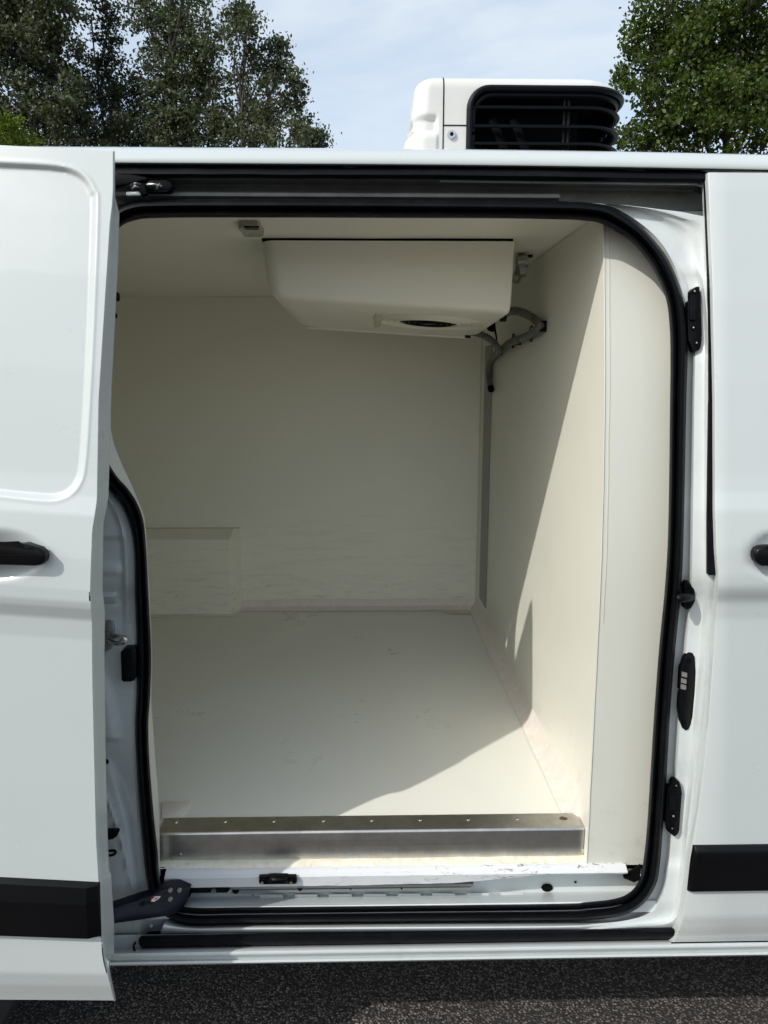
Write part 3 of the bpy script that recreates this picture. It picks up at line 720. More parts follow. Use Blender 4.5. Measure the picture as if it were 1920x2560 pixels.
# window-like pressing outline (px)
WP = [(-400, 385), (0, 412), (120, 418), (178, 428), (212, 450), (230, 482), (236, 520), (226, 810), (214, 1040), (205, 1160), (196, 1200), (178, 1226), (150, 1241), (110, 1244), (0, 1233), (-400, 1200)]
def sdpoly(x, y, P):
    d = 1e9; ins = False; n_ = len(P)
    for i in range(n_):
        x1_, y1_ = P[i]; x2_, y2_ = P[(i + 1) % n_]
        ex, ey = x2_ - x1_, y2_ - y1_; wx, wy = x - x1_, y - y1_
        t = max(0, min(1, (wx * ex + wy * ey) / (ex * ex + ey * ey)))
        dx, dy = wx - ex * t, wy - ey * t; d = min(d, dx * dx + dy * dy)
        if (y1_ > y) != (y2_ > y) and x < ex * (y - y1_) / ey + x1_: ins = not ins
    d = math.sqrt(d); return -d if ins else d
WPS = [(p.x, p.y) for p in smooth_path([Vector((x, y, 0)) for x, y in WP[1:-1]], 3)]
WPS = [WP[0]] + WPS + [WP[-1]]
SD = None
def slidedoor():
    global SD
    ys = sorted(set([378 + 5.0 * k for k in range(425)] + [2501]))
    rows = []; fl = []
    for y in ys:
        xe = sum(interp(y + k_, E) for k_ in (-12, -6, 0, 6, 12)) / 5 if 600 < y < 2170 or 2220 < y < 2480 else interp(y, E); e = on(xe, y, OFF, DZ); s_ = interp(y, SL)
        xf = sum(interp(y + k_, FL) for k_ in (-12, -6, 0, 6, 12)) / 5 if 600 < y < 2170 else interp(y, FL); Yf = e.y + .006 + .044 * sm(480, 532, y) - .043 * sm(2384, 2400, y); f = pix(xf, y, Yf)
        fl.append([f + Vector((-.10, .012, 0)), f + Vector((-.012, .010, 0)), f + Vector((-.001, .004, 0)), f, f + Vector((-.0005, -.004, 0)), f.lerp(e, .6) + Vector((-.001, 0, 0)), e + Vector((-.001, .003, 0)), e + Vector((-.0015, .0008, 0)), e + Vector((-.004, 0, 0))])
        row = []
        nxs = 90
        xlist = [xe - 3 - (xe + 17) * (k / nxs) for k in range(nxs + 1)]
        for x in xlist:
            yq = y - s_ * (xe - x)
            d = 0.0
            if y < 1330:
                sd_ = sdpoly(x, yq, WPS)
                d += .0075 * sm(6, -9, sd_) if sd_ < 6 else 0
                d += -.0012 * math.exp(-((sd_ - 9) / 4.0) ** 2)
            if 1290 < y < 1480:
                q = ((x + 10) / 132.0) ** 2 + ((yq - 1388) / 70.0) ** 2
                if q < 1: d += .021 * (1 - q) ** 1.7
            row.append(pix(x, yq, e.y + d))
        # continue beyond the frame at constant height
        last = row[-1]
        for X in (-.78, -.95, -1.2, -1.5):
            dd = 0
            if y < 1330:
                yq = y - s_ * (xe + 20)
                dd = .0075 if 412 < yq < 1228 and X > -1.4 else 0
            row.append(Vector((X, e.y + dd, last.z)))
        rows.append(row)
    V, F = grid([fr + r for fr, r in zip([list(q[-1:]) for q in fl], rows)])
    V2, F2 = grid(fl)
    # inner skin and bottom closing
    inner = [[q[0], Vector((-1.5, q[0].y, q[0].z))] for q in fl]
    V3, F3 = grid(inner)
    bot = [[rows[-1][k], Vector((rows[-1][k].x, rows[-1][k].y + .006, rows[-1][k].z))] for k in range(len(rows[-1]))]
    V4, F4 = grid(bot)
    top = [[rows[0][k], Vector((rows[0][k].x, rows[0][k].y + .004, rows[0][k].z))] for k in range(len(rows[0]))]
    V5, F5 = grid(top)
    SD = setp(mesh('sliding_door', *join((V, F), (V2, F2), (V3, F3), (V4, F4), (V5, F5)), M['paint'], ang=42))
    SD['label'] = 'open sliding side door slid back at the left'
slidedoor()
handle(-1, SD)
def strip_slide():
    rows = []
    pr = [(0, .001), (.01, -.006), (.04, -.012), (.30, -.018), (.33, -.017), (.96, -.012), (.99, -.006), (1, .001)]
    for i, (dx, f) in enumerate([(-3, 0.0), (-6, .35), (-30, 1), (-120, 1), (-275, 1), (-1200, 1)]):
        row = []
        for t, o_ in pr:
            y = 2205 + (2341 - 2205) * t; xe = 253 + 4 * t
            e = on(xe, y, OFF, DZ); x = xe + dx
            yq = y - interp(y, SL) * (-dx if dx > -300 else 275)
            p = pix(max(x, -25), yq, e.y)
            if dx < -300: p = Vector((-1.5, p.y, p.z))
            row.append(Vector((p.x, e.y + (o_ * f if o_ < 0 else o_), p.z)))
        rows.append(row)
    child(mesh('rubbing_strip', *grid(rows), M['trim'], ang=8), SD)
strip_slide()

# lower hinge arm between door and track
def arm():
    top = [(230, 2292, 1.215), (284, 2273, 1.225), (340, 2254, 1.25), (376, 2243, 1.272), (409, 2225, 1.295), (440, 2221, 1.31), (476, 2219, 1.33)]
    bot = [(230, 2322, 1.205), (285, 2309, 1.215), (347, 2300, 1.24), (400, 2292, 1.262), (432, 2286, 1.283), (455, 2273, 1.30), (474, 2243, 1.325)]
    T = smooth_path([pix(*p) for p in top], 4); Bq = smooth_path([pix(*p) for p in bot], 4)
    rows = []
    for a, b in zip(T, Bq):
        mid = a.lerp(b, .45)
        rows.append([a + Vector((0, .03, -.002)), a + Vector((0, .004, .001)), a, a.lerp(b, .25) + Vector((0, -.004, 0)), a.lerp(b, .6) + Vector((0, -.007, 0)), a.lerp(b, .85) + Vector((0, -.004, 0)), b, b + Vector((0, .006, -.002)), b + Vector((0, .03, 0))])
    A = setp(mesh('hinge_arm', *grid(rows), M['navy'], ang=50))
    for x, y, Y in ((426, 2225, 1.292), (449, 2225, 1.305), (426, 2247, 1.283), (360, 2257, 1.252)):
        child(disc('arm_rivet', pix(x, y, Y), (0, -1, .2), .0048, .003, M['zinc'] if x > 400 else M['navy'], None), A)
    bm = bmesh.new()
    P = [(376, 2252), (378, 2246), (384, 2243), (401, 2242), (397, 2247), (386, 2254), (378, 2254)]
    prismbm(bm, [pix(x, y, 1.258 + (x - 376) * .0006) for x, y in P], Vector((0, .002, 0))); child(finish('warning_sticker', bm, M['white']), A)
    for P in ([(376, 2252), (378, 2246), (384, 2243), (386, 2244), (380, 2249), (378, 2253)], [(386, 2248), (392, 2244), (395, 2245), (388, 2250)]):
        bm = bmesh.new(); prismbm(bm, [pix(x, y, 1.2572 + (x - 376) * .0006) for x, y in P], Vector((0, .002, 0))); child(finish('sticker_print', bm, M['red']), A)
arm()
# upper arm and rollers
UA = setp(plate('upper_arm', [(240, 436), (292, 432), (325, 440), (362, 441), (370, 446), (362, 453), (330, 452), (304, 461), (284, 468), (240, 470)], 0, .012, M['blackm'], None, .003, Y=1.40))
child(plate('roller', [(p[0], p[1]) for p in rrect(352, 450, 431, 480, 14)], 0, .014, M['blackm'], None, .004, Y=1.425), UA)
for (a, b, r) in (((326, 462), (352, 460), .002), ((366, 462), (404, 466), .002), ((330, 470), (348, 468), .002), ((392, 472), (400, 460), .002)):
    child(mesh('arm_spring', *sweep(smooth_path([pix(a[0], a[1], 1.395), pix((a[0] + b[0]) / 2, (a[1] + b[1]) / 2 - 3, 1.39), pix(b[0], b[1], 1.395)], 4), r, 8), M['zinc'], None), UA)
child(plate('arm_link', [(342, 452), (362, 455), (366, 486), (352, 488), (342, 470)], 0, .012, M['blackm'], None, .003, Y=1.405), UA)
child(mesh('arm_pin', *sweep([pix(317, 485, 1.40), pix(352, 484, 1.40)], .004, 8), M['jamb']), UA)

# ---- catches, striker, bumper blocks on the pillars
CL = setp(plate('lower_catch', [(1679, 1956), (1684, 1950), (1691, 1949), (1700, 1956), (1702, 1966), (1703, 1986), (1705, 1990), (1699, 2078), (1694, 2081), (1690, 2091), (1686, 2092), (1670, 2080), (1668, 2062), (1662, 2056), (1670, 1968), (1678, 1966)], .047, .012, M['blackm'], None, .002))
CU = setp(plate('upper_catch', [(1726, 730), (1731, 723), (1746, 715), (1750, 718), (1749, 736), (1753, 741), (1756, 840), (1752, 846), (1753, 868), (1748, 876), (1734, 880), (1729, 874), (1727, 855), (1721, 853), (1719, 755), (1726, 750)], .047, .012, M['blackm'], None, .002))
for C_, sc in ((CL, [(1690, 1965, .0045), (1680, 2072, .0045), (1683, 2041, .007)]), (CU, [(1736, 729, .005), (1741, 858, .0045), (1733, 820, .005)])):
    for x, y, r in sc:
        child(disc('catch_screw', on(x, y, .035), (0, -1, 0), r, .0025, M['blackm'], None), C_)
        child(disc('screw_glint', on(x + .5, y - 1, .0326), (-.3, -1, .3), r * .35, .001, M['zinc'], None, 8), C_)
child(plate('catch_insert', rrect(1725, 765, 1742, 800, 2, 2), .033, .003, M['rubber'], None, .001), CU)
child(plate('catch_insert', rrect(1674, 1990, 1690, 2025, 2, 2), .033, .003, M['rubber'], None, .001), CL)
CP = setp(plate('contact_plate', [(1709, 1648), (1715, 1638), (1724, 1632), (1732, 1633), (1738, 1643), (1739, 1680), (1737, 1730), (1732, 1790), (1728, 1812), (1722, 1824), (1714, 1827), (1706, 1820), (1700, 1800), (1696, 1770), (1699, 1733), (1701, 1728), (1698, 1724), (1701, 1670), (1706, 1660)], .047, .010, M['trim'], None, .002))
for k, (x, y) in enumerate(((1711, 1686), (1709.5, 1702), (1708.5, 1717))):
    child(plate('contact_pad', [(x - 6, y - 6.5), (x + 7, y - 3), (x + 6.5, y + 8), (x - 6.5, y + 5)], .036, .002, M['contact'], None, 0), CP)
for x, y in ((1723, 1652), (1711, 1807)): child(disc('plate_screw', on(x, y, .036), (0, -1, 0), .004, .0015, M['blackm'], None), CP)
DO = setp(plate('door_dowel', [(1709, 1462), (1713, 1453), (1722, 1453), (1728, 1460), (1732, 1475), (1739, 1487), (1739, 1503), (1733, 1515), (1727, 1523), (1718, 1525), (1709, 1518), (1706, 1505), (1710, 1490)], .047, .010, M['rubber'], None, .003))
child(mesh('dowel_pin', *sweep(smooth_path([on(1725, 1493, .036), on(1715, 1494, .018), on(1702, 1495, .008), on(1697, 1496, .008)], 4), .0085, 12), M['rubber']), DO)
for y in (1463, 1510): child(disc('dowel_screw', on(1716, y, .036), (0, -1, 0), .006, .0025, M['blackm'], None), DO)
ST = setp(plate('striker', [(240, 1552), (275, 1551), (283, 1556), (286, 1575), (285, 1610), (278, 1622), (262, 1632), (240, 1632)], .047, .005, M['zinc'], None, .0015))
child(mesh('striker_loop', *sweep(smooth_path([on(264, 1583, .042), on(278, 1586, .02), on(296, 1592, .004), on(310, 1596, -.004), on(308, 1604, -.002), on(292, 1609, .012), on(272, 1602, .036)], 5), .0052, 10), M['chrome']), ST)
for y in (1569, 1614): child(disc('striker_screw', on(267, y, .041), (0, -1, 0), .006, .003, M['zinc'], None), ST)
setp(plate('bump_stop', [(300, 1632), (309, 1622), (336, 1621), (341, 1625), (342, 1690), (334, 1702), (328, 1706), (306, 1706), (302, 1700)], .047, .022, M['trim'], None, .004))
for y in (1738, 1754, 1770): setp(disc('pillar_hole', on(262, y, .0435), (0, -1, 0), .0048, .0012, M['hole'], None))
setp(disc('pillar_plug', on(264, 1904, .038), (0, -1, 0), .0065, .002, M['hole'], None))
setp(plate('pillar_clip', [(255, 2080), (292, 2079), (295, 2084), (290, 2094), (283, 2095), (272, 2101), (255, 2102)], .030, .012, M['blackm'], None, .002))
V, F = sweep(smooth_path([on(262, 2131, .03), on(275, 2127, .024), on(286, 2127, .02), on(289, 2131, .02), on(282, 2137, .024), on(262, 2140, .03)], 4), .0028, 8); setp(mesh('pillar_ring', V, F, M['blackm']))
for x, y in ((247 + 44, 741), (247 + 41, 789)):
    pass
setp(disc('sill_bolt', on(379, 2313, .028), (0, -1, .3), .0045, .002, M['zinc'], None))
for (x, y, r) in ((293, 742, .008), (287, 789, .005)):
    bm = bmesh.new(); p = pix(x, y, 1.36); boxbm(bm, p.x - .02, p.x + .004, p.y - .006, p.y + .006, p.z - r, p.z + r, .003); setp(finish('door_buffer', bm, M['blackm']))

# ---- ceiling lamp
P = rrect(598, 567, 656, 594, 9, 4)
P = [(x + (4 if y > 580 else -4) + (0 if x > 630 else (y - 567) * .25), y) for x, y in P]
bm = bmesh.new(); prismbm(bm, [pixZ(x, y, ZC - .012) for x, y in P], Vector((0, 0, .012)), .005, 3)
LA = setp(finish('ceiling_lamp', bm, M['lens']))
P = [pixZ(x, y, ZC - .0135) for x, y in ((610, 569), (648, 569), (647, 575), (614, 575))]
bm = bmesh.new(); prismbm(bm, P, Vector((0, 0, .003))); child(finish('lamp_switch', bm, M['trim']), LA)

# ---- evaporator under the ceiling
def evaporator():
    x0, x1, y0, y1, zt_, zn, zf = -.256, .344, 1.757, 2.40, ZC - .006, 1.690, 1.655
    # plan outlines from top to bottom: (inset left, inset front, inset right, inset back, height)
    def outline(il, ifr, ir, ib, zfront, zback, rl=.035, rr=.006):
        P = []
        a, b, c, d = x0 + il, x1 - ir, y0 + ifr, y1 - ib
        def arc(cx, cy, r, a0):
            for k in range(7):
                t = R(a0 + 90 * k / 6); P.append((cx + r * math.cos(t), cy + r * math.sin(t)))
        arc(a + rl, c + rl, rl, 180); 
        for k in range(1, 16): P.append((a + rl + (b - a - rl - rr) * k / 16, c))
        arc(b - rr, c + rr, rr, 270)
        for k in range(1, 8): P.append((b, c + rr + (d - c - 2 * rr) * k / 8))
        arc(b - rr, d - rr, rr, 0)
        for k in range(1, 16): P.append((b - rr - (b - a - rl - rr) * k / 16, d))
        arc(a + rl, d - rl, rl, 90)
        for k in range(1, 8): P.append((a, d - rl - (d - c - 2 * rl) * k / 8))
        return [Vector((x, y, zfront + (zback - zfront) * (y - y0) / (y1 - y0))) for x, y in P]
    rings = [outline(0, 0, 0, 0, zt_, zt_), outline(.001, .001, 0, .005, zt_ - .003, zt_ - .003), outline(.006, .004, .001, .02, 1.77, 1.77), outline(.011, .007, .002, .03, 1.725, 1.722),
             outline(.015, .009, .003, .035, 1.704, 1.698), outline(.020, .013, .004, .04, 1.694, 1.682), outline(.030, .023, .005, .045, 1.688, 1.672), outline(.050, .045, .008, .048, 1.6855, 1.665), outline(.085, .10, .02, .055, 1.6845, 1.661)]
    for k_, r_ in enumerate(rings):
        w_ = sm(1, 5, k_)
        for v_ in r_: v_.z -= w_ * .036 * ((v_.x - x0) / (x1 - x0) - .45)
    # sculpt: underside a touch wavy near the front right, like the moulded hood
    rows = [r + [r[0]] for r in rings]
    V, F = grid(rows); nn = len(rings[0]) + 1
    V = list(V); last = len(V) - nn
    F.append(tuple(last + k for k in range(nn - 1)))
    bm = bmesh.new(); me = bpy.data.meshes.new('t'); me.from_pydata([tuple(v) for v in V], [], F); bm.from_mesh(me)
    bmesh.ops.remove_doubles(bm, verts=bm.verts, dist=1e-5); bmesh.ops.recalc_face_normals(bm, faces=bm.faces)
    EV = setp(finish('evaporator', bm, M['evap'], ang=50))
    def zu(y, x=None): return 1.6842 + (1.661 - 1.684) * (y - y0) / (y1 - y0) - .036 * (((cx if x is None else x) - x0) / (x1 - x0) - .45)
    cx = .1
    child(box('evaporator_gasket', x0 + .004, x1 - .004, y0 + .003, y1 - .006, zt_ , ZC + .001, M['hole'], bev=0), EV)
    # fan opening: concentric wire guard
    c = pixZ(1070, 803, 1.668); cy = c.y; cx = c.x
    child(mesh('fan_opening', *grid([[Vector((cx + r * math.cos(a), cy + r * math.sin(a) * 1.0, zu(cy + r * math.sin(a), cx + r * math.cos(a)) - .0016 - (.0 if r else 0))) for r in (.001, .05, .079)] for a in [2 * math.pi * k / 40 for k in range(40)]], True), M['hole']), EV)
    for r, t_, mt in ((.086, .0060, 'evap'), (.100, .0035, 'evap'), (.112, .003, 'evap'), (.124, .0028, 'evap'), (.136, .0026, 'evap'), (.148, .0026, 'evap')):
        child(mesh('guard_ring', *sweep([Vector((cx + r * math.cos(a), cy + r * math.sin(a), zu(cy + r * math.sin(a), cx + r * math.cos(a)) - .001)) for a in [2 * math.pi * k / 56 for k in range(56)]], t_, 8, True), M[mt]), EV)
    for r in (.022, .038, .054, .069):
        child(mesh('guard_wire', *sweep([Vector((cx + r * math.cos(a), cy + r * math.sin(a), zu(cy + r * math.sin(a), cx + r * math.cos(a)) - .004)) for a in [2 * math.pi * k / 40 for k in range(40)]], .0012, 6, True), M['blackm']), EV)
    child(mesh('fan_hub', *sweep([Vector((cx, cy, zu(cy) - .006)), Vector((cx, cy, zu(cy) + .003))], .02, 16), M['blackm']), EV)
    # slot moulded left of the fan
    p = pixZ(945, 799, 1.676)
    child(box('hood_slot', p.x - .009, p.x + .009, p.y - .13, p.y + .16, zu(p.y, p.x) - .006, zu(p.y, p.x) + .008, M['seam'], bev=.001), EV)
    # lip at the bottom rear edge
    child(mesh('hood_lip', *sweep([Vector((x0 + .06, y1 - .05, zu(y1 - .05, x0 + .06))), Vector((x1 - .02, y1 - .05, zu(y1 - .05, x1 - .02)))], .005, 8), M['evap']), EV)
    return EV
EV = evaporator()
# pipe union at the right end, hoses
U = setp(mesh('pipe_union', *join(sweep(smooth_path([pix(1290, 700, 1.99), pix(1300, 672, 1.95), pix(1302, 645, 1.95), pix(1312, 640, 1.95)], 4), .012, 10), sweep([pix(1292, 655, 1.94), pix(1318, 652, 1.94)], .016, 8), sweep([pix(1296, 676, 1.94), pix(1310, 672, 1.94)], .019, 8), sweep([pix(1284, 690, 1.95), pix(1280, 700, 1.95)], .012, 8)), M['zinc'], ang=40))
setp(mesh('union_flange', *sweep([pixZ(1296, 640, ZC - .002), pixZ(1330, 640, ZC - .002)], .012, 10, flat=.4), M['blackm']))
def hose(pts, r, ribbed=True, name='drain_hose', mt='hose'):
    P = smooth_path([Vector(p) for p in pts], 22)
    rad = [r * (1 + (.15 if (i % 6) < 3 else 0)) if ribbed else r for i in range(len(P))]
    return setp(mesh(name, *sweep(P, rad, 12), M[mt], ang=80))
W_ = lambda px, py, d=.016: pixX(px, py, XR(2.0) - d)
hose([pix(1258, 784, 2.04), pix(1285, 777, 2.02), pix(1315, 785, 1.99), pix(1338, 800, 1.96), W_(1350, 812), W_(1342, 826), W_(1322, 839), W_(1298, 848)], .0102)
hose([W_(1300, 847, .02), W_(1275, 857, .02), W_(1256, 872, .02), W_(1243, 884, .02), W_(1230, 897, .02), W_(1224, 915, .02), W_(1222, 940, .02), W_(1227, 968, .02)], .0116, False)
hose([pix(1168, 830, 2.30), pix(1190, 833, 2.27), pix(1215, 842, 2.26), pix(1234, 856, 2.27), pix(1246, 872, 2.28), W_(1248, 880, .03)], .0094)
for (x, y, q) in ((1353, 814, .008), (1293, 849, .008), (1248, 876, .01), (1228, 896, .01)):
    p = W_(x, y, .012); bm = bmesh.new(); boxbm(bm, p.x - .006, p.x + .014, p.y - .010, p.y + .010, p.z - .016, p.z + .012, .003); setp(finish('hose_clip', bm, M['blackm']))
for (a, Y) in (((1168, 829), 2.30), ((1256, 785), 2.04)):
    p = pix(a[0], a[1], Y); setp(mesh('hose_collar', *sweep([p + Vector((-.006, 0, 0)), p + Vector((.010, 0, 0))], .021, 14), M['blackm']))
for (x, y) in ((1328, 834), (1283, 852), (1240, 880)):
    c = W_(x, y, .018)
    setp(mesh('cable_tie', *sweep([c + Vector((.0, .021 * math.cos(a), .021 * math.sin(a))) for a in [2 * math.pi * k / 16 for k in range(16)]], .0018, 6, True), M['hole']))
setp(plate('pipe_bracket', [(1209, 797), (1238, 799), (1240, 826), (1232, 830), (1220, 826)], 0, .006, M['hole'], None, 0, Y=2.33))
setp(mesh('pipe_cable', *sweep(smooth_path([pix(1237, 825, 2.3), pix(1241, 845, 2.3), W_(1240, 872, .03)], 5), .003, 6), M['hole']))
setp(mesh('hose_end', *sweep([W_(1226, 966, .02), W_(1228, 974, .02)], .012, 12), M['hole']))

# ---- roof refrigeration unit
def roofunit():
    UX0, UX1, UY0, UY1 = .072, .606, 1.75, 2.79
    rl, rr = .055, .105
    def plan(inset, lean_, n=220):
        a, b, c, d = UX0 + inset, UX1 - inset, UY0 + inset, UY1 - inset
        segs = []
        def arc(cx, cy, r, a0, k):
            return [(cx + r * math.cos(R(a0 + 90 * i / k)), cy + r * math.sin(R(a0 + 90 * i / k))) for i in range(k + 1)]
        P = [(a, (c + d) / 2)] + [(a, d_) for d_ in np.linspace((c + d) / 2, c + rl, 10)[1:-1]] + arc(a + rl, c + rl, rl, 180, 12)
        P += [(x, c) for x in np.linspace(a + rl, b - rr, 92)[1:-1]] + arc(b - rr, c + rr, rr, 270, 34)
        P += [(b, y) for y in np.linspace(c + rr, d - rr, 60)[1:-1]] + arc(b - rr, d - rr, rr, 0, 12) + [(x, d) for x in np.linspace(b - rr, a + rl, 8)[1:-1]] + arc(a + rl, d - rl, rl, 90, 8)
        P += [(a, y) for y in np.linspace(d - rl, (c + d) / 2, 6)[1:]]
        return P
    base = plan(0, 0); nb = len(base)
    cum = [0]
    for p, q in zip(base, base[1:]): cum.append(cum[-1] + math.hypot(q[0] - p[0], q[1] - p[1]))
    def s_of_x(x):      # arc length on the front face
        for i, p in enumerate(base):
            if abs(p[1] - UY0) < 1e-6 and p[0] >= x: return cum[i]
    s0 = s_of_x(.228); sE = s_of_x(.48); s1 = sE + .165 + .13
    zt_, zb_ = 2.166, 1.985
    zl = [1.93 + i * .0045 for i in range(48)] + [2.148, 2.155, 2.161, 2.166, 2.170, 2.1735, 2.176, 2.1775]
    zl = sorted(set([z for z in zl if z < 2.146] + [2.148, 2.153, 2.158, 2.163, 2.168, 2.173, 2.177, 2.1805, 2.1835, 2.186, 2.1875]))
    def ins(z):
        t = max(0, (z - 2.158) / .0295); t = min(t, 1)
        return .002 + .03 * (1 - math.sqrt(max(0, 1 - t * t)))
    def dome(x, y): return 0
    def reg(s, z, grow=0):   # inside grille region, rounded rect in (s,z)
        r = .045; x0_, x1_, y0_, y1_ = s0 - grow, s1 + grow, zb_ - grow, zt_ - .008 + grow
        dx = max(x0_ + r - s, s - (x1_ - r), 0); dy = max(y0_ + r - z, z - (y1_ - r), 0)
        return x0_ < s < x1_ and y0_ < z < y1_ and dx * dx + dy * dy < r * r
    V = []; F = []
    for z in zl:
        P = plan(ins(z), .03 * sm(1.95, 2.18, z))
        ln_ = .03 * sm(1.95, 2.18, z)
        P = [(x + ln_ * max(0, min(1, (.165 - x) / .09)), y) for x, y in P]
        for i, (x, y) in enumerate(P):
            # moulded finger recess on the left end cover
            d = 0
            if x < .158 and y < 1.85:
                d = .010 * sm(2.062, 2.070, z) * (1 - sm(2.093, 2.103, z)) * sm(.158, .150, x)
                d -= .004 * (1 - sm(2.052, 2.064, z))
            V.append(Vector((x + (d if x < .1 else 0), y + d, z)))
    for j in range(len(zl) - 1):
        for i in range(nb - 1):
            s = (cum[i] + cum[i + 1]) / 2; z = (zl[j] + zl[j + 1]) / 2
            if reg(s, z): continue
            F.append((j * nb + i, j * nb + i + 1, (j + 1) * nb + i + 1, (j + 1) * nb + i))
    top = (len(zl) - 1) * nb
    c = len(V); V.append(Vector(((UX0 + UX1) / 2, (UY0 + UY1) / 2, 2.20)))
    for i in range(nb - 1): F.append((top + i, top + i + 1, c))
    U = setp(mesh('refrigeration_unit', V, F, M['unit'], ang=60))
    U['label'] = 'white rooftop refrigeration unit with black slatted grille'
    def at(s, z, out):
        for i in range(nb - 1):
            if cum[i + 1] >= s: break
        t = (s - cum[i]) / (cum[i + 1] - cum[i]); p, q = base[i], base[i + 1]
        x, y = p[0] + (q[0] - p[0]) * t, p[1] + (q[1] - p[1]) * t
        tx, ty = q[0] - p[0], q[1] - p[1]; l = math.hypot(tx, ty)
        return Vector((x + ty / l * out, y - tx / l * out, z))
    # frame round the grille
    r = .045; P = []
    for cx, cz, a0 in ((s1 - r, zb_ + r, -90), (s1 - r, zt_ - .008 - r, 0), (s0 + r, zt_ - .008 - r, 90), (s0 + r, zb_ + r, 180)):
        for k in range(9):
            a = R(a0 + 90 * k / 8); P.append((cx + r * math.cos(a), cz + r * math.sin(a)))
    PP = []
    for i, p in enumerate(P):
        q = P[(i + 1) % len(P)]; k = max(1, int(math.hypot(q[0] - p[0], q[1] - p[1]) / .012))
        for j in range(k): PP.append((p[0] + (q[0] - p[0]) * j / k, p[1] + (q[1] - p[1]) * j / k))
    child(mesh('grille_frame', *sweep([at(s, z, -.001) for s, z in PP], .0072, 8, True), M['slat']), U)
    child(mesh('grille_frame_step', *sweep([at(s0 + s1 - (s0 + s1 - s) if False else s + (.010 if s < (s0 + s1) / 2 - .1 else (-.010 if s > (s0 + s1) / 2 + .1 else 0)), z + (.010 if z < 2.07 else -.010), -.012) for s, z in PP], .006, 6, True), M['slat']), U)
    # louvre slats
    for z in (2.120, 2.080, 2.043, 2.008):
        rows = []
        for k in range(61):
            s = s0 + .004 + (s1 - s0 - .008) * k / 60
            e = min(1, min(s - s0, s1 - s) / .02)
            rows.append([at(s, z + dz_, o_) for o_, dz_ in ((-.030, .008), (-.010, .0045), (-.004, .003), (-.002, 0), (-.004, -.003), (-.010, -.0026), (-.028, .004))])
            rows[-1].append(rows[-1][0])
        child(mesh('slat', *grid(rows), M['slat'], ang=50), U)
    for s in (s_of_x(.45),):
        child(mesh('grille_post', *join(*[sweep([at(s + d_, 1.97, -.022), at(s + d_, 2.15, -.022)], .004, 8) for d_ in (0, .010)]), M['slat']), U)
    # dark inside
    zi = [1.95, 2.16]
    Q = [at(s, 0, -.10) for s in np.linspace(s0, s1, 60)]
    inner = grid([[Vector((p.x, p.y, z)) for z in zi] for p in Q])
    cap = []
    for z in zi: cap.append(grid([[Vector((p.x, p.y, z)), Vector((at(s, z, -.006).x, at(s, z, -.006).y, z))] for p, s in zip(Q, np.linspace(s0, s1, 60))]))
    for s_e in (s0 - .0, s1 + .0):
        p = at(s_e, 0, -.004); q = at(s_e, 0, -.10); cap.append(grid([[Vector((p.x, p.y, z)), Vector((q.x, q.y, z))] for z in zi]))
    child(mesh('grille_interior', *join(inner, *cap), M['hole']), U)
    # faint struts of the condenser behind the louvres
    for a, b in ((.29, .33), (.34, .38)):
        child(mesh('condenser_strut', *sweep([Vector((a, 1.80, 2.11)), Vector((b, 1.80, 2.02))], .010, 4, flat=.3), M['slat']), U)
    # panel joints
    sj = s_of_x(.166); 
    child(mesh('panel_joint', *sweep([Vector((.170 , UY0 + ins(z) - .0004 , z)) for z in zl if z > 1.95] + [Vector((.172, UY0 + .05, 2.189))], .0014, 5), M['hole']), U)
    child(mesh('panel_joint', *sweep([Vector((x, UY0 + .0014, 2.0795)) for x in (.170, .2, .222)], .0013, 5), M['hole']), U)
    p = pix(1129, 336, UY0)
    child(disc('lock', p + Vector((0, .002, 0)), (0, -1, 0), .0105, .005, M['chrome'], None, 24), U)
    child(disc('lock_core', p + Vector((0, -.003, 0)), (0, -1, 0), .0045, .002, M['blackm'], None, 12), U)
    child(box('unit_plinth', UX0 + .03, UX1 - .03, UY0 + .03, UY1 - .03, 1.95, 1.99, M['rubber']), U)
roofunit()

# ------------------------------------------------------------------ trees
def leafmat(name, a, b, tr):
    m = bpy.data.materials.new(name); m.use_nodes = True; t = m.node_tree; t.nodes.clear()
    out = t.nodes.new('ShaderNodeOutputMaterial'); d = t.nodes.new('ShaderNodeBsdfPrincipled'); tl = t.nodes.new('ShaderNodeBsdfTranslucent'); mxs = t.nodes.new('ShaderNodeMixShader')
    g = t.nodes.new('ShaderNodeNewGeometry'); r = t.nodes.new('ShaderNodeValToRGB')
    r.color_ramp.elements[0].color = (*a, 1); r.color_ramp.elements[1].color = (*b, 1)
    t.links.new(g.outputs['Random Per Island'], r.inputs[0]); t.links.new(r.outputs[0], d.inputs['Base Color'])
    hs_ = t.nodes.new('ShaderNodeMixRGB'); hs_.blend_type = 'MULTIPLY'; hs_.inputs[0].default_value = 1; hs_.inputs[2].default_value = (*tr, 1)
    t.links.new(r.outputs[0], hs_.inputs[1]); t.links.new(hs_.outputs[0], tl.inputs[0])
    d.inputs['Roughness'].default_value = .5; d.inputs['Specular IOR Level'].default_value = .3
    mxs.inputs[0].default_value = .35; t.links.new(d.outputs[0], mxs.inputs[1]); t.links.new(tl.outputs[0], mxs.inputs[2]); t.links.new(mxs.outputs[0], out.inputs[0])
    return m
BARK = mat('bark', (.10, .085, .07), .9); n = NB(BARK); n.color(n.ramp(n.noise(12, 8, .8, (3, 3, .6)), [(.3, (.03, .026, .02)), (.7, (.10, .09, .075))])); n.bump(n.noise(30, 6, .7, (3, 3, .6)), .6, .01)
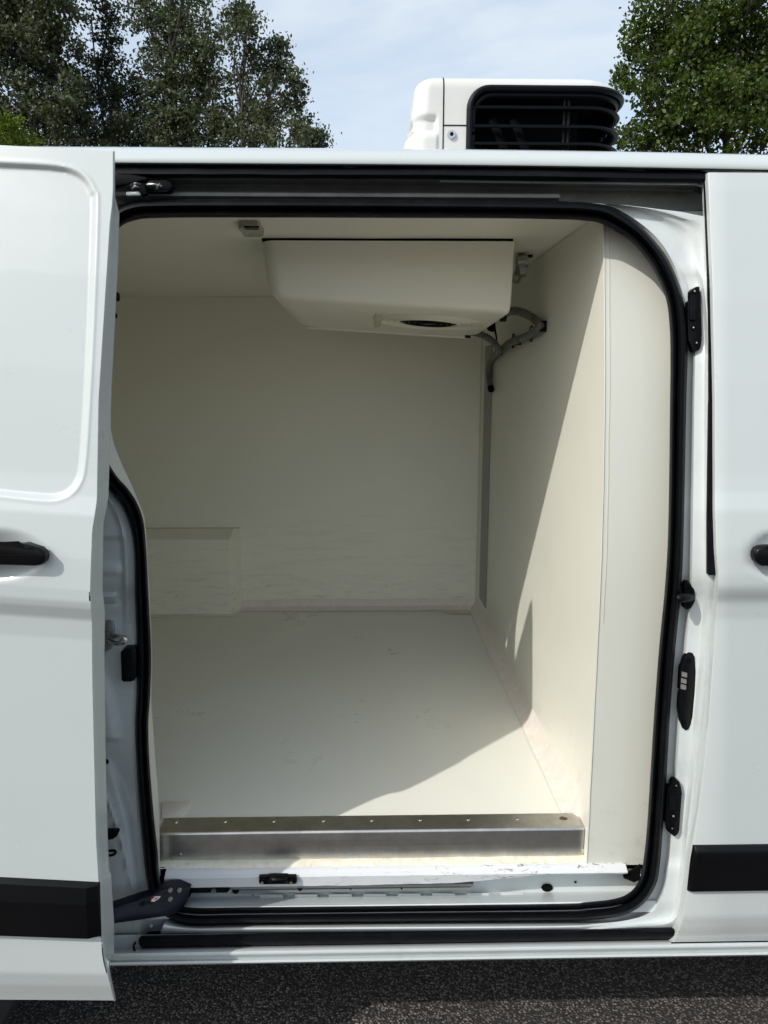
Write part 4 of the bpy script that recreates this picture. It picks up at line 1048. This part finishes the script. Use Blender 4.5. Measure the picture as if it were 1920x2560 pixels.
def tree(name, label, Y, clumps, leaf, size, dens, mt, trunk_px, seed, group, dark=None):
    """clumps: (px, py, r_px) of the crown at distance Y; fills a real volume"""
    rng = np.random.default_rng(seed)
    sc = Y / FPX
    base = pix(trunk_px, 400, Y); base.z = 0
    root = empty(name, tuple(base), label, 'tree', group)
    cs = []; 
    for (x, y, r) in clumps:
        c = pix(x, y, Y); rr = r * sc
        cs.append((c + Vector((0, rng.normal(0, .5) * rr, 0)), rr))
    C_ = []; 
    for c, rr in cs:
        # leafy twigs: sub-clusters inside the clump
        ns = max(10, int(76 * (rr / 1.0) ** 2 * dens))
        for _ in range(ns):
            v = rng.normal(0, 1, 3); v /= np.linalg.norm(v); q = rr * rng.random() ** .45
            sc_c = np.array(c) + v * q * np.array([1, 1, 1]); sr = rng.uniform(.16, .36) * (0.6 + .4 * rr)
            k = int(rng.uniform(90, 170) * (sr / .3) ** 1.6 * (0.06 / size) ** 1.5)
            pts = rng.normal(0, .45, (k, 3)) * sr * np.array([1, 1, .7]) + sc_c
            C_.append(pts)
    P = np.concatenate(C_); nL = len(P)
    a = rng.normal(0, 1, (nL, 3)); a /= np.linalg.norm(a, axis=1)[:, None]
    b = rng.normal(0, 1, (nL, 3)); b -= a * (a * b).sum(1)[:, None]; b /= np.linalg.norm(b, axis=1)[:, None]
    s = size * rng.uniform(.6, 1.25, nL)[:, None]
    Vx = np.stack([P - a * s * .5, P - b * s * .32 + a * s * .05, P + a * s * .55, P + b * s * .32 + a * s * .05], 1).reshape(-1, 3)
    Vx -= np.array(base)
    me = bpy.data.meshes.new('crown'); me.vertices.add(nL * 4); me.vertices.foreach_set('co', Vx.ravel().astype(np.float32))
    me.loops.add(nL * 4); me.loops.foreach_set('vertex_index', np.arange(nL * 4, dtype=np.int32))
    me.polygons.add(nL); me.polygons.foreach_set('loop_start', np.arange(0, nL * 4, 4, dtype=np.int32)); me.polygons.foreach_set('loop_total', np.full(nL, 4, dtype=np.int32))
    me.update(); me.validate(); me.materials.append(mt)
    o = bpy.data.objects.new('crown', me); COL.objects.link(o); o.parent = root
    # trunk and limbs
    rnd = random.Random(seed)
    topz = max(c.z for c, r in cs)
    tx = lambda z: Vector((base.x + .15 * math.sin(z * .6 + seed), base.y, z))
    parts = [sweep([tx(z) - base for z in np.linspace(0, topz, 14)], [max(.015, .11 * (1 - z / (topz + .5))) for z in np.linspace(0, topz, 14)], 8)]
    for c, rr in cs:
        z0_ = max(1.0, c.z - rnd.uniform(.9, 1.8) - abs(c.x - base.x) * .35); s0_ = tx(z0_)
        mid = s0_.lerp(c, .5) + Vector((rnd.uniform(-.15, .15), rnd.uniform(-.15, .15), -.12))
        pth = smooth_path([s0_ - base, mid - base, c - base], 5)
        parts.append(sweep(pth, [max(.006, .032 * (1 - i / len(pth))) for i in range(len(pth))], 6))
        for _ in range(5):
            e = c + Vector([rnd.uniform(-.85, .85) * rr for _ in range(3)])
            st = s0_.lerp(c, rnd.uniform(.5, .95))
            parts.append(sweep([st - base, st.lerp(e, .5) - base + Vector((0, 0, .05)), e - base], [.010, .006, .003], 5))
    t = mesh('trunk', *join(*parts), BARK); t.parent = root
    return root, nL
LM1 = leafmat('grey_green_leaf', (.038, .046, .026), (.145, .16, .10), (1.0, 1.25, .5))
LM2 = leafmat('dark_leaf', (.026, .033, .018), (.080, .090, .052), (1.0, 1.25, .5))
LM3 = leafmat('broad_leaf', (.030, .050, .010), (.095, .135, .026), (1.2, 1.4, .3))
LM4 = leafmat('lime_leaf', (.08, .12, .012), (.18, .24, .03), (1.2, 1.3, .3))
G = 'trees standing behind the van'
tot = 0
r_, k_ = tree('tall_tree', 'tall grey-green tree at the left edge, its crown rising past the top of the picture', 15.0,
     [(20, -160, 120), (120, -120, 110), (30, 20, 90), (110, 20, 85), (160, 70, 60), (60, 110, 90), (140, 150, 75), (40, 210, 90), (120, 250, 85), (180, 290, 70), (60, 320, 95), (160, 370, 90), (30, 430, 100), (-60, 100, 120), (-70, 300, 120), (-60, -90, 120)], LM1, .075, 1.0, LM1, 70, 11, G); tot += k_
r_, k_ = tree('slender_tree', 'slender dark tree between the two tall grey-green trees', 15.8,
     [(272, 40, 26), (262, 80, 34), (275, 120, 34), (255, 160, 42), (270, 205, 45), (240, 245, 50), (300, 250, 40), (345, 235, 40), (320, 300, 60), (250, 320, 65), (370, 320, 60), (400, 370, 60), (300, 400, 80)], LM2, .07, 1.15, LM2, 270, 12, G); tot += k_
r_, k_ = tree('poplar_tree', 'broad grey-green tree left of the roof unit with pale forked stems', 15.3,
     [(380, -110, 90), (480, -100, 90), (340, 5, 40), (380, 40, 60), (450, 10, 70), (510, 60, 50), (400, 110, 62), (470, 130, 70), (530, 130, 45), (395, 180, 60), (460, 210, 75), (530, 210, 60), (430, 270, 70), (510, 290, 75), (460, 350, 90), (560, 360, 80), (400, 340, 60)], LM1, .075, 1.0, LM1, 455, 13, G); tot += k_
r_, k_ = tree('spreading_tree', 'dark tree with ragged branches reaching towards the roof unit', 14.6,
     [(603, 25, 20), (600, 60, 34), (625, 85, 34), (585, 110, 45), (640, 125, 28), (620, 170, 55), (690, 110, 24), (700, 150, 26), (680, 185, 34), (690, 230, 48), (620, 250, 65), (738, 205, 22), (725, 250, 34), (750, 300, 32), (690, 310, 55), (765, 350, 38), (795, 350, 18), (620, 340, 75), (745, 380, 60), (800, 400, 40)], LM2, .07, 1.0, LM1, 625, 14, G); tot += k_
r_, k_ = tree('lime_tree', 'low bright lime-green tree at the far left edge above the door', 13.0,
     [(-30, 330, 60), (25, 325, 32), (45, 350, 30), (60, 372, 26), (10, 380, 60)], LM4, .05, 1.3, LM4, -20, 15, G); tot += k_
r_, k_ = tree('oak_tree', 'large bright green broadleaf tree at the right behind the roof unit', 13.5,
     [(1640, 15, 42), (1600, 60, 30), (1585, 110, 28), (1640, 90, 55), (1575, 180, 30), (1620, 170, 52), (1690, 60, 70), (1700, 150, 70), (1590, 225, 40), (1640, 250, 62), (1610, 320, 55), (1700, 240, 75), (1690, 340, 80), (1780, 60, 90), (1790, 180, 90), (1780, 300, 95), (1880, 90, 95), (1890, 220, 95), (1880, 340, 95), (1660, 190, 60), (1730, 290, 90), (1740, 110, 85), (1830, 30, 90), (1830, 250, 90), (1650, 360, 70), (1560, 345, 35), (1930, 150, 90), (1930, 300, 90), (1760, -90, 110), (1880, -80, 120), (1990, 60, 110), (2000, 250, 110), (1690, -60, 60), (1620, 410, 70), (1760, 420, 90)], LM3, .085, .85, LM3, 1800, 16, G); tot += k_
print('leaves', tot)
